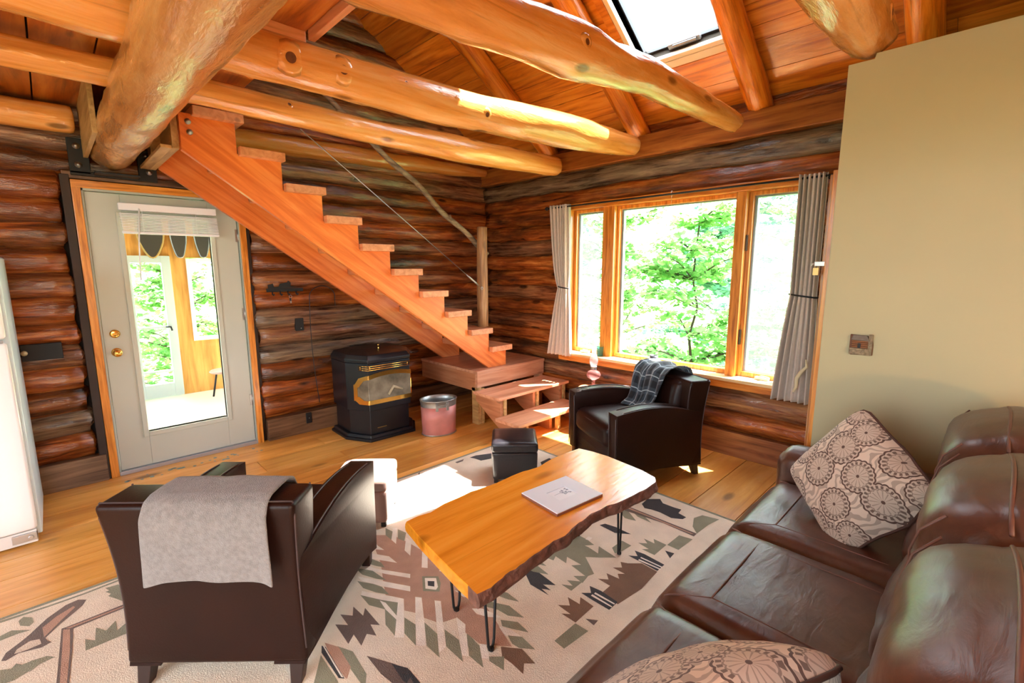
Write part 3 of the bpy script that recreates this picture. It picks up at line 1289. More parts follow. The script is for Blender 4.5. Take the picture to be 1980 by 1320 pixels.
def sbox(name, s0, s1, y0, y1, t0, t1, mat, bev=.003, tint=(.5, .5, 0)):
    mb = MB()
    mb.sm = False
    mb.tint = tint
    slab(mb, s0, s1, y0, y1, t0, t1)
    return mb.build(name, mat, sky, bevel=bev)


y0, y1 = SKY['y0'], SKY['y1']
sbox('lining', sa - .035, sb + .035, y1 - .0, y1 + .035, -.015, .16, lin)
sbox('lining', sa - .035, sb + .035, y0 - .035, y0, -.015, .16, lin)
sbox('lining', sa - .035, sa, y0, y1, -.015, .16, lin)
sbox('lining', sb, sb + .035, y0, y1, -.015, .16, lin)
sbox('skylight_casing', sa - .09, sb + .09, y1 + .035, y1 + .095, -.022, 0, M_CEIL)
sbox('skylight_casing', sa - .09, sa - .035, y0 - .035, y1 + .035, -.022, 0, lin)
blk = plain('bronze_sash', '#34363a', .35, .5)
sbox('skylight_sash', sa, sb, y1 - .014, y1, .08, .12, blk)
sbox('skylight_sash', sa, sb, y0, y0 + .014, .08, .12, blk)
sbox('skylight_sash', sa, sa + .02, y0 + .014, y1 - .014, .08, .12, blk)
sbox('skylight_sash', sb - .02, sb, y0 + .014, y1 - .014, .08, .12, blk)
sbox('pane', sa + .02, sb - .02, y0 + .014, y1 - .014, .10, .106, M_GLASS)
mb = MB()
mb.sm = False
slab(mb, sa + .005, sa + .045, -2.80, -2.56, .05, .08)
mb.tube([tuple(org + du * (sa + .03) + nrm * .045 + Vector((0, y_, 0))) for y_ in (-2.78, -2.72, -2.66, -2.60)], .012, 8)
mb.build('skylight_operator', plain('silver_operator', '#8c9094', .3, .7), sky, bevel=.003)

# ================================================================== BEAMS
def beam(name, label, pts, rad, seed, mat, group, wob=.10, tint=(.5, .5, 0), knots=()):
    """a long round log through measured points"""
    P = [Vector(p) for p in pts]
    pp, rr = [], []
    for i in range(len(P) - 1):
        n = max(3, int((P[i + 1] - P[i]).length / .10))
        for k in range(n):
            t = k / n
            ts = t * t * (3 - 2 * t)
            pp.append(P[i].lerp(P[i + 1], t))
            rr.append(rad[i] + (rad[i + 1] - rad[i]) * ts)
    pp.append(P[-1])
    rr.append(rad[-1])
    d = (pp[-1] - pp[-2]).normalized()
    r = rr[-1]
    end = pp[-1].copy()
    pp[-1] = end - d * r * .35
    for q, f in ((.12, .93), (.02, .78), (.0, .5)):
        pp.append(end - d * r * q)
        rr.append(r * f)
    base = P[0]
    mb = MB()
    mb.tint = tint
    mb.tube([p - base for p in pp], rr, 26, True, wob, seed)
    # knot bosses on the side that faces the room
    for (t, a, s) in knots:
        i = int(t * (len(pp) - 1))
        c = pp[i] - base
        T = (pp[min(i + 1, len(pp) - 1)] - pp[i - 1]).normalized()
        up = Vector((0, 0, 1))
        N = (up - T * up.dot(T)).normalized()
        B = T.cross(N)
        dirn = N * math.cos(a) + B * math.sin(a)
        q = dirn.to_track_quat('Z', 'Y').to_matrix().to_4x4()
        m = Matrix.Translation(c + dirn * rr[i] * .93) @ q
        t_ = MB()
        t_.lathe([(s * 1.5, -.012), (s * 1.05, s * .08), (s * .62, s * .17), (s * .45, s * .13), (0, s * .12)], 14)
        mb.tint = (tint[0], tint[1], 0)
        mb.add([m @ Vector(v) for v in t_.v[:14 * 4]], [f for f in t_.f if max(f) < 14 * 4])
        mb.tint = (.0, .1, 0)
        mb.m = 1
        mb.add([m @ Vector((s * .46 * math.cos(2 * PI * k / 14), s * .46 * math.sin(2 * PI * k / 14), s * .15)) for k in range(14)], [tuple(range(14))])
        mb.m = 0
        mb.tint = tint
    o = mb.build(name, [mat, M_KNOT], None, loc=base)
    return tag(o, label, 'beam', group)


M_KNOT = plain('dark_knot', '#6e3c1e', .35, vary=.3, vscale=60)
GB = 'round log beams crossing the room'
beam('ceiling_beam', 'varnished round beam nearest the stairs, its end on the window wall header', [(-2.9, -1.3, 2.46), (.3, -1.3, 2.485), (.75, -1.3, 2.49), (1.66, -1.3, 2.47), (2.6, -1.3, 2.48), (3.70, -1.3, 2.51)], [.075, .068, .072, .078, .10, .092], 1, M_BEAM, GB, knots=((.59, 1.2, .022), (.615, 1.1, .016), (.66, 1.3, .014), (.735, 1.5, .016), (.79, 1.9, .028), (.805, 1.5, .024), (.93, 2.3, .018)))
beam('ceiling_beam', 'thick knotty varnished beam in the middle, bright daylight along its top', [(-2.9, -2.05, 2.52), (.1, -2.08, 2.50), (.75, -2.1, 2.46), (1.22, -2.12, 2.45), (1.87, -2.13, 2.46), (2.84, -2.14, 2.515), (3.72, -2.14, 2.555)], [.14, .125, .10, .10, .105, .115, .085], 2, M_BEAM, GB, knots=((.562, 1.75, .05), (.605, 1.6, .046), (.64, 1.3, .016), (.668, 1.2, .02), (.684, 1.7, .034), (.72, 1.9, .030), (.762, 1.8, .020), (.79, 1.9, .014), (.815, 1.7, .018), (.87, 2.0, .022)))
beam('ceiling_beam', 'crooked varnished beam just below the skylight with a flat hewn underside', [(-2.9, -3.0, 2.45), (.7, -3.0, 2.45), (1.2, -3.0, 2.46), (1.78, -3.0, 2.50), (2.42, -3.0, 2.55), (3.0, -3.0, 2.56), (3.68, -3.0, 2.565)], [.12, .11, .10, .112, .09, .082, .068], 3, M_BEAM, GB, wob=.16, knots=((.70, 1.6, .03), (.78, 1.9, .026), (.85, 2.2, .03)))
beam('ceiling_beam', 'short-looking brown beam whose end rests on top of the green partition', [(-2.9, -3.90, 2.60), (1.6, -3.91, 2.60), (2.2, -3.92, 2.59), (2.84, -3.93, 2.575)], [.14, .145, .135, .10], 4, M_BEAM, GB, wob=.16, knots=((.93, 1.6, .03),))
beam('ledger_log', 'honey coloured ledger log left of the girder along the top of the back wall', [(-2.9, -.118, 2.47), (-1, -.118, 2.47), (.235, -.118, 2.492)], [.09, .085, .085], 15, M_BEAM, None, wob=.08, tint=(.6, .6, 0))
beam('ledger_log', 'thin knotty log fixed along the back wall just under the loft', [(1.0, -.118, 2.545), (1.24, -.118, 2.55), (2.27, -.118, 2.575), (3.17, -.118, 2.60), (3.80, -.118, 2.625)], [.078, .078, .082, .075, .05], 5, M_BEAM, None, wob=.14, tint=(.2, .6, 0), knots=((.25, 2.0, .018), (.42, 2.1, .02), (.55, 2.3, .02), (.72, 2.2, .018)))
g = beam('main_girder', 'massive pale brown log girder running from the bracket on the back wall towards the viewer', [(.41, -7.9, 2.31), (.41, -4.2, 2.31), (.42, -3.0, 2.31), (.415, -2.0, 2.325), (.405, -1.1, 2.315), (.405, -.06, 2.325)], [.15, .145, .14, .132, .125, .118], 6, M_BEAMY, None, wob=.13)

# rafters under the ceiling boards
GR = 'round log rafters under the sloped ceiling'
for k, (yy, lab) in enumerate(((-1.04, 'orange log rafter nearest the corner of the room'), (-2.10, 'orange log rafter on the corner side of the skylight'), (-3.09, 'orange log rafter on the near side of the skylight, foot on the header'), (-4.02, 'orange log rafter rising behind the beam on the green partition'))):
    mb = MB()
    mb.tint = (.5 + .1 * k, .13 * k, 0)
    rr = .085
    p0 = Vector((3.93, yy, ceil_z(3.93) - rr * 1.1))
    p1 = Vector((.45, yy, ceil_z(.45) - rr * 1.1))
    mb.log((0, 0, 0), p1 - p0, rr, rr * 1.05, seed=40 + k, wob=.08, bend=.008, seg=22)
    tag(mb.build('rafter', M_RAFT, None, loc=p0), lab, 'rafter', GR)

# ================================================================== STAIRS
st = thing('staircase', 'steep open wooden staircase with orange stringers rising to the loft', 'staircase', (0, 0, 0))
X0, Z0, RUN, RISE = .953, 2.297, .2655, .1925
TR = [(X0 + RUN * i, Z0 - RISE * i) for i in range(-1, 9)]
poly = [(.655, 2.235), (.655, TR[0][1] - .042)]
for i, (x, z) in enumerate(TR):
    xn = TR[i + 1][0] if i + 1 < len(TR) else 3.31
    poly.append((x if i else .655, z - .042)) if i else None
    poly.append((xn, z - .042))
poly += [(3.31, .541), (3.075, .541)]
mb = MB()
mb.tint = (.62, .2, 0)
mb.prism(poly, -.975, -.935, 'Y')
mb.build('stringer', M_STAIR, st, bevel=.004)
mb = MB()
mb.tint = (.5, .8, 0)
mb.prism(poly, -.195, -.155, 'Y')
mb.build('stringer', M_STAIR, st, bevel=.004)
for i, (x, z) in enumerate(TR):
    mb = MB()
    mb.tint = (.5 + .08 * math.sin(i * 2.3), .11 * i, 0)
    x0 = x - .015 if i else .70
    mb.box(x0 + .02, x0 + .295, -1.025, -.15, z - .055, z)
    mb.build('tread', M_TREAD, st, bevel=.005)
for (xx, zz) in ((.70, 2.40), (.705, 2.34)):
    mb = MB()
    lathe_y(mb, [(0, 0), (.017, 0), (.017, .004), (.009, .006), (.009, .010), (0, .010)], xx, zz, -.976, 14)
    mb.build('bolt', M_STEEL, st)

# plywood box beside the girder end that carries the top of the stairs
pb = thing('platform_box', 'unpainted pale plywood box around the girder end at the stair top', 'box', (.45, -.5, 2.3))
M_PLY = M_BLOND
for (x0, x1, y0, y1, z0, z1) in ((-.190, -.165, -.42, .42, -.03, .295), (.165, .20, -.45, .42, -.06, .19), (.11, .165, -.1, -.08, -.04, .19), (.11, .165, -.43, .42, -.06, -.04)):
    mb = MB()
    mb.tint = (.6, rnd.random(), 0)
    mb.box(x0, x1, y0, y1, z0, z1)
    mb.build('plywood_panel', M_PLY, pb, bevel=.002)

# steel bracket under the girder end
bk = thing('girder_bracket', 'black steel bracket plate with bolts under the girder end', 'bracket', (.42, -.05, 2.28))
mb = MB()
mb.sm = False
mb.box(-.235, -.13, -.03, .015, -.115, .11)
mb.box(.13, .235, -.03, .015, -.105, .085)
mb.box(-.235, .235, -.03, .015, -.125, -.10)
mb.build('plate', M_BLACKM, bk, bevel=.003)
mb = MB()
mb.box(-.12, .12, -.16, -.03, -.118, -.108)
mb.build('shelf', M_BLACKM, bk, bevel=.002)
for (xx, zz) in ((-.19, .06), (-.19, -.06), (.18, .05), (.19, -.06)):
    mb = MB()
    m = Matrix.Translation((xx, -.03, zz)) @ Matrix.Rotation(R(90), 4, 'X')
    t_ = MB()
    t_.lathe([(0, 0), (.020, 0), (.020, .004), (.011, .005), (.011, .012), (0, .013)], 18)
    mb.add([m @ Vector(v) for v in t_.v], t_.f)
    mb.build('bolt', M_STEEL, bk)

# landing with two steps
ld = thing('landing_platform', 'low wooden landing with two open steps at the foot of the stairs', 'platform', (3.4, -.55, 0))


def lb(name, x0, x1, y0, y1, z0, z1, mat, tint=(.5, .3, 0), bev=.004):
    mb = MB()
    mb.tint = tint
    mb.box(x0 - 3.4, x1 - 3.4, y0 + .55, y1 + .55, z0, z1)
    return mb.build(name, mat, ld, bevel=bev)


M_TREADX2 = wood('landing_board_x', (srgb('#b87a5c'), srgb('#d09878'), srgb('#e0b094')), 'X', .4, .15, .5, grain=.6, bump=.04, crack=.0)
lb('platform_top', 2.875, 3.85, -1.03, -.06, .512, .54, M_TREADX2)
lb('apron_board', 2.885, 3.85, -1.02, -.985, .372, .51, M_TREADX2)
lb('apron_board', 2.885, 2.92, -.985, -.06, .335, .51, M_TREAD, (.2, .3, 0))
lb('post', 2.885, 2.935, -1.02, -.93, 0, .372, M_BLOND, (.8, .3, 0))
lb('post', 2.94, 2.975, -1.02, -.98, 0, .36, M_BLOND, (.8, .7, 0))
lb('post', 3.78, 3.83, -1.02, -.93, 0, .372, M_TREAD)
lb('step_tread', 2.80, 3.80, -1.42, -1.05, .335, .362, M_TREADX2, (.8, .1, 0))
lb('step_tread', 2.77, 3.72, -1.70, -1.40, .152, .182, M_TREADX2, (.8, .6, 0))
for xx in (2.87, 3.31, 3.72):
    mb = MB()
    mb.tint = (.4, xx, 0)
    pl_ = [(-1.03, .334), (-1.38, .334), (-1.38, .151), (-1.60, .151), (-1.60, .0), (-1.45, .0), (-1.03, .26)]
    mb.prism([(a + .55, b) for a, b in pl_], xx - 3.4 - .018, xx - 3.4 + .018, 'X')
    mb.build('step_stringer', M_TREAD, ld, bevel=.003)
    lb('cleat', xx + .022, xx + .058, -1.39, -1.35, 0, .334, M_BLOND, (.9, .2, 0), .002)
    lb('cleat', xx + .022, xx + .058, -1.67, -1.63, 0, .151, M_BLOND, (.9, .5, 0), .002)

# newel post, branch handrail, cable
mb = MB()
mb.tint = (.6, .3, .2)
mb.log((0, 0, 0), (0, 0, .97), .056, .05, seed=61, wob=.10, bend=.004)
tag(mb.build('newel_post', M_POST, None, loc=(3.085, -.88, .952)), 'upright peeled log post standing on a lower stair tread', 'post')
mb = MB()
mb.tint = (.6, .3, .5)
a, b = Vector((3.22, -.80, 1.665)), Vector((1.55, -.80, 2.86))
n = 26
pts = [a.lerp(b, i / n) - a + Vector((0, .012 * math.sin(i * .9), .012 * math.sin(i * .6))) for i in range(n + 1)]
mb.tube(pts, [.026 - .006 * i / n for i in range(n + 1)], 12, True, .22, 8)
mb.tube([pts[7], pts[7] + Vector((-.03, -.03, .04))], [.016, .010], 8)
tag(mb.build('branch_handrail', M_GREYWOOD, None, loc=a), 'grey bare branch used as sloping handrail behind the post', 'handrail')
cb = thing('railing_cable', 'thin taut steel cable slanting from a beam to the post', 'cable', (3.03, -.93, 1.33))
A_, B_ = Vector((3.03, -.935, 1.335)) - cb.location, Vector((1.26, -1.24, 2.41)) - cb.location
mb = MB()
mb.tube([A_.lerp(B_, .12), B_], .0035, 6)
mb.build('wire', M_STEEL, cb)
mb = MB()
mb.tube([A_.lerp(B_, .02), A_.lerp(B_, .05), A_.lerp(B_, .10), A_.lerp(B_, .125)], [.004, .009, .009, .004], 10)
mb.build('turnbuckle', M_STEEL, cb)
mb = MB()
mb.tube([A_ + Vector((.012 * math.cos(q * .628), 0, .012 * math.sin(q * .628))) for q in range(10)], .003, 6, closed=True)
mb.build('eye_hook', M_STEEL, cb)

# ================================================================== STOVE
sv = thing('pellet_stove', 'black pellet stove with brass trimmed bay window', 'stove', (2.13, -.45, 0), R(-2))


def plan(e=0.0, y_back=.27):
    # bay front plan, local x right, y towards the wall; e = outward offset
    return [(-.32 - e, y_back + e * .2), (-.32 - e, -.04 - e * .3), (-.205 - e * .6, -.245 - e), (.205 + e * .6, -.245 - e), (.32 + e, -.04 - e * .3), (.32 + e, y_back + e * .2)]


def ring_solid(mb, levels):
    """levels: list of (z, polygon) bottom to top"""
    n = len(levels[0][1])
    vs = [(p[0], p[1], z) for z, pl in levels for p in pl]
    fs = [tuple(reversed(range(n))), tuple((len(levels) - 1) * n + i for i in range(n))]
    for l in range(len(levels) - 1):
        for i in range(n):
            j = (i + 1) % n
            fs.append((l * n + i, l * n + j, (l + 1) * n + j, (l + 1) * n + i))
    o = mb.sm
    mb.sm = False
    mb.add(vs, fs)
    mb.sm = o


mb = MB()
ring_solid(mb, [(0, plan(.035)), (.022, plan(.035)), (.03, plan(.015)), (.05, plan(.01))])
mb.build('base_plate', M_STOVE, sv, bevel=.004)
mb = MB()
ring_solid(mb, [(.05, plan(-.02)), (.27, plan(-.02)), (.275, plan(.0)), (.70, plan(.0)), (.705, plan(-.01))])
mb.build('body', M_STOVE, sv, bevel=.003)
mb = MB()
ring_solid(mb, [(.705, plan(.005)), (.735, plan(.008)), (.775, plan(-.02)), (.80, [(-.20, .20), (-.20, .08), (-.12, -.02), (.12, -.02), (.20, .08), (.20, .20)])])
mb.build('lid', M_STOVE, sv, bevel=.006, bseg=3)
mb = MB()
mb.lathe([(.0, .0), (.011, .0), (.006, .012), (.005, .03), (.010, .034), (.010, .046), (0, .048)], 14, (0.0, -.05, .79))
mb.build('lid_knob', M_BRASS, sv)
mb = MB()
for z in (.645, .662, .680):
    P = [(-.255, -.165), (-.208, -.252), (.208, -.252), (.255, -.165)]
    mb.tube([(p[0], p[1], z) for p in P], .0035, 6)
for (px_, py_) in ((-.245, -.18), (-.19, -.252), (.18, -.252), (.245, -.18)):
    mb.tube([(px_, py_, .642), (px_, py_, .683)], .003, 6)
mb.build('vent_trim', M_BRASS, sv)
mb = MB()
mb.sm = False


def on_front(u, z, off=.004):
    """u runs around the bay: <-.205 left facet, >.205 right facet"""
    if u < -.205:
        d = Vector((-.115, .205, 0)).normalized()
        p = Vector((-.205, -.245, 0)) + d * (-.205 - u)
        n = Vector((-.205, -.115, 0)).normalized()
    elif u > .205:
        d = Vector((.115, .205, 0)).normalized()
        p = Vector((.205, -.245, 0)) + d * (u - .205)
        n = Vector((.205, -.115, 0)).normalized()
    else:
        p = Vector((u, -.245, 0))
        n = Vector((0, -1, 0))
    p = p + n * off
    return (p.x, p.y, z)


def door_edge(inset):
    # arched outline of the window, left to right along the top, and back
    us = [-.355 + inset, -.34 + inset, -.30, -.25, -.2055, -.2045, -.15, -.1, -.05, 0, .05, .1, .15, .2045, .2055, .25, .30, .34 - inset, .355 - inset]
    top, bot = [], []
    for u in us:
        e = abs(u) / .355
        zt = .625 - .075 * e * e - inset
        zb = .335 + inset
        if abs(u) > .33 - inset:
            zt -= .04
            zb += .03
        top.append((u, zt))
        bot.append((u, zb))
    return top, bot


ot, ob = door_edge(0)
it, ib = door_edge(.038)
for A, B in ((ot, it), (ob, ib)):
    for i in range(len(A) - 1):
        q = [on_front(*A[i], .012), on_front(*A[i + 1], .012), on_front(*B[i + 1], .012), on_front(*B[i], .012)]
        qb = [on_front(*A[i], .001), on_front(*A[i + 1], .001), on_front(*B[i + 1], .001), on_front(*B[i], .001)]
        mb.add(q + qb, [(0, 1, 2, 3), (4, 7, 6, 5), (0, 4, 5, 1), (2, 6, 7, 3), (1, 5, 6, 2), (0, 3, 7, 4)])
for e in (0, -1):
    A = [ot[e], it[e], ib[e], ob[e]]
    q = [on_front(*p, .012) for p in A]
    qb = [on_front(*p, .001) for p in A]
    mb.add(q + qb, [(0, 1, 2, 3), (4, 7, 6, 5), (0, 4, 5, 1), (2, 6, 7, 3), (1, 5, 6, 2), (0, 3, 7, 4)])
mb.build('window_trim', M_BRASS, sv)
mb = MB()
mb.sm = False
for i in range(len(it) - 1):
    mb.add([on_front(*it[i], .006), on_front(*it[i + 1], .006), on_front(*ib[i + 1], .006), on_front(*ib[i], .006)], [(0, 1, 2, 3)])
mb.build('firebox_glass', plain('sooty_glass', '#6c6456', .12, .0, vary=.5, vscale=9, spec=.8), sv)
mb = MB()
mb.tube([(-.02, -.252, .40), (.03, -.254, .47), (.12, -.254, .43)], [.012, .016, .01], 8)
mb.build('firebox_log', plain('pale_ash', '#a89c80', .7), sv)
mb = MB()
mb.sm = False
mb.box(-.13, -.04, -.229, -.2255, .10, .108)
mb.build('nameplate', plain('brass_plate', '#8a7448', .4, .8), sv)

# ================================================================== COAL BUCKET
bu = thing('coal_scuttle', 'oval metal bucket with galvanised rim and faded pink side', 'bucket', (2.49, -.92, 0), R(-20))
mb = MB()
mb.lathe([(.0, .005), (.135, .005), (.140, .0), (.146, .01), (.142, .03), (.146, .15), (.150, .27)], 32, ex=1.1, ey=.82, cap=False)
mb.build('bucket_body', M_PINK, bu, solid=.003)
mb = MB()
mb.lathe([(.1505, .255), (.153, .30), (.158, .325), (.161, .33), (.158, .335), (.150, .33), (.147, .29), (.144, .2), (.138, .02), (0, .015)], 32, ex=1.1, ey=.82, cap=False)
mb.build('rim', M_GALV, bu)
mb = MB()
mb.lathe([(.148, .0), (.152, .004), (.148, .012)], 32, ex=1.1, ey=.82, cap=False)
mb.build('foot_ring', M_GALV, bu)
mb = MB()
mb.sm = False
for xx in (-.05, .05):
    mb.box(xx - .012, xx + .012, -.138, -.122, .245, .32)
mb.tube([(-.05, -.15, .30), (0, -.156, .298), (.05, -.15, .30)], .006, 8)
mb.build('handle', M_GALV, bu, bevel=.002)

# ================================================================== WALL BITS
kr = thing('key_rack', 'black iron key rack with hooks on the log wall beside the door', 'key rack', (1.50, -.035, 1.34))
mb = MB()
mb.sm = False
mb.box(-.155, .155, -.004, .004, -.012, .018)
mb.prism([(-.14, .015), (-.14, .05), (-.10, .06), (-.09, .03), (-.05, .035), (-.04, .06), (.02, .068), (.03, .085), (.05, .07), (.05, .035), (.09, .03), (.14, .025)], -.003, .005, 'Y')
mb.build('plate', M_BLACKM, kr, bevel=.001)
for k, xx in enumerate((-.11, -.045, .02, .09)):
    mb = MB()
    mb.tube([(xx, -.006, -.005), (xx, -.010, -.035), (xx + .006, -.024, -.042), (xx + .008, -.030, -.028)], .0055, 8)
    mb.build('hook', M_BLACKM, kr)
ks = thing('hanging_key', 'small ring of keys hanging from the iron rack', 'key', (1.535, -.055, 1.295))
mb = MB()
mb.tube([(.012 * math.cos(q * .628), 0, -.012 + .012 * math.sin(q * .628)) for q in range(10)], .0015, 6, closed=True)
mb.sm = False
mb.box(-.006, .006, -.002, .002, -.07, -.022)
mb.build('key', M_STEEL, ks)
mb = MB()
mb.sm = False
mb.box(-.012, .004, -.005, -.002, -.05, -.024)
mb.build('fob', M_BLACKM, ks)


def plate(name, label, cat, c, w, h, mat, extra=None):
    o = thing(name, label, cat, c)
    mb = MB()
    mb.sm = False
    mb.box(-w / 2, w / 2, -.006, .03, -h / 2, h / 2)
    mb.build('cover', mat, o, bevel=.003)
    if extra:
        extra(o)
    return o


def screw(o, x=0, z=0, r=.004, mat=None, h=.004):
    mb = MB()
    m = Matrix.Translation((x, -.006, z)) @ Matrix.Rotation(R(90), 4, 'X')
    t_ = MB()
    t_.lathe([(0, 0), (r, 0), (r * .8, h * .8), (0, h)], 12)
    mb.add([m @ Vector(v) for v in t_.v], t_.f)
    mb.build('screw', mat or M_STEEL, o)


plate('outlet_cover', 'small black cover plate on the logs below the key rack', 'switch plate', (1.605, -.03, 1.025), .072, .115, M_BLACKM, lambda o: screw(o, .01, -.035))
plate('wall_plate', 'wide black plate with a round knob beside the fridge', 'switch plate', (-.08, -.04, .985), .20, .11, M_BLACKM, lambda o: screw(o, -.085, .0, .018, plain('cream_knob', '#c8b890', .4), .014))
plate('floor_outlet', 'black oval outlet near the floor left of the stove', 'outlet', (1.62, -.055, .14), .05, .10, M_BLACKM, lambda o: screw(o, 0, 0))
mb = MB()
pts = []
for i in range(40):
    t = i / 39
    if t < .25:
        a_ = PI - t / .25 * PI
        pts.append((1.82 + .12 * math.cos(PI - a_) * -1, -.06, 1.30 + .10 * math.sin(a_)))
    else:
        q = (t - .25) / .75
        pts.append((1.70 - .03 * math.sin(q * PI) + .05 * q, -.055 - .02 * q, 1.30 - 1.05 * q))
pts = [(1.94, -.05, 1.18)] + [(1.94, -.05, 1.25)] + [(1.82 + .12 * math.cos(a * PI / 12), -.055, 1.27 + .10 * math.sin(a * PI / 12)) for a in range(0, 13)] + [(1.70 - .02 * math.sin(q / 12 * PI) + .03 * q / 12, -.055, 1.27 - 1.0 * q / 12) for q in range(1, 13)]
mb.tube(pts, .0035, 6)
tag(mb.build('power_cord', M_BLACKM), 'thin black cord looping down the log wall to the stove', 'cord')

# ================================================================== FRIDGE
fg = thing('refrigerator', 'tall white refrigerator cut off by the left edge of the photo', 'refrigerator', (-.55, -.48, 0))
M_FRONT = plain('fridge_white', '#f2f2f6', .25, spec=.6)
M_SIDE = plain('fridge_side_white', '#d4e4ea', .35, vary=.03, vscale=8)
mb = MB()
mb.sm = False
mb.box(-.36, .37, -.28, .34, .03, 1.60)
mb.build('body', M_SIDE, fg, bevel=.008)
mb = MB()
mb.rbox(.725, .07, 1.06, .022, 8, M=Matrix.Translation((-.005, -.325, .62)))
mb.build('door', M_FRONT, fg)
mb = MB()
mb.rbox(.725, .07, .43, .022, 8, M=Matrix.Translation((-.005, -.325, 1.38)))
mb.build('freezer_door', M_FRONT, fg)
mb = MB()
mb.sm = False
mb.box(-.355, .35, -.34, -.285, .012, .085)
gr = mb.build('kick_grille', plain('grille_white', '#d8d4d0', .4), fg, bevel=.003)
mb = MB()
mb.sm = False
for k in range(4):
    mb.box(-.33, .20, -.344, -.338, .022 + k * .012, .027 + k * .012)
mb.build('louvre', plain('louvre_brown', '#5c4430', .6), gr)
mb = MB()
mb.sm = False
mb.box(.25, .35, -.352, -.30, .03, .075)
mb.tube([(.325, -.354, .05), (.325, -.358, .05)], .012, 12)
mb.build('hinge', M_STEEL, fg, bevel=.004)
mb = MB()
mb.tube([(.28, -.35, 1.155), (.345, -.36, 1.155)], .008, 8)
mb.build('handle_end', M_STEEL, fg)
for (a, b) in ((-.3, -.22), (.3, -.22), (-.3, .3), (.3, .3)):
    mb = MB()
    mb.lathe([(.018, 0), (.018, .032)], 12, (a, b, 0))
    mb.build('foot', M_BLACKM, fg)

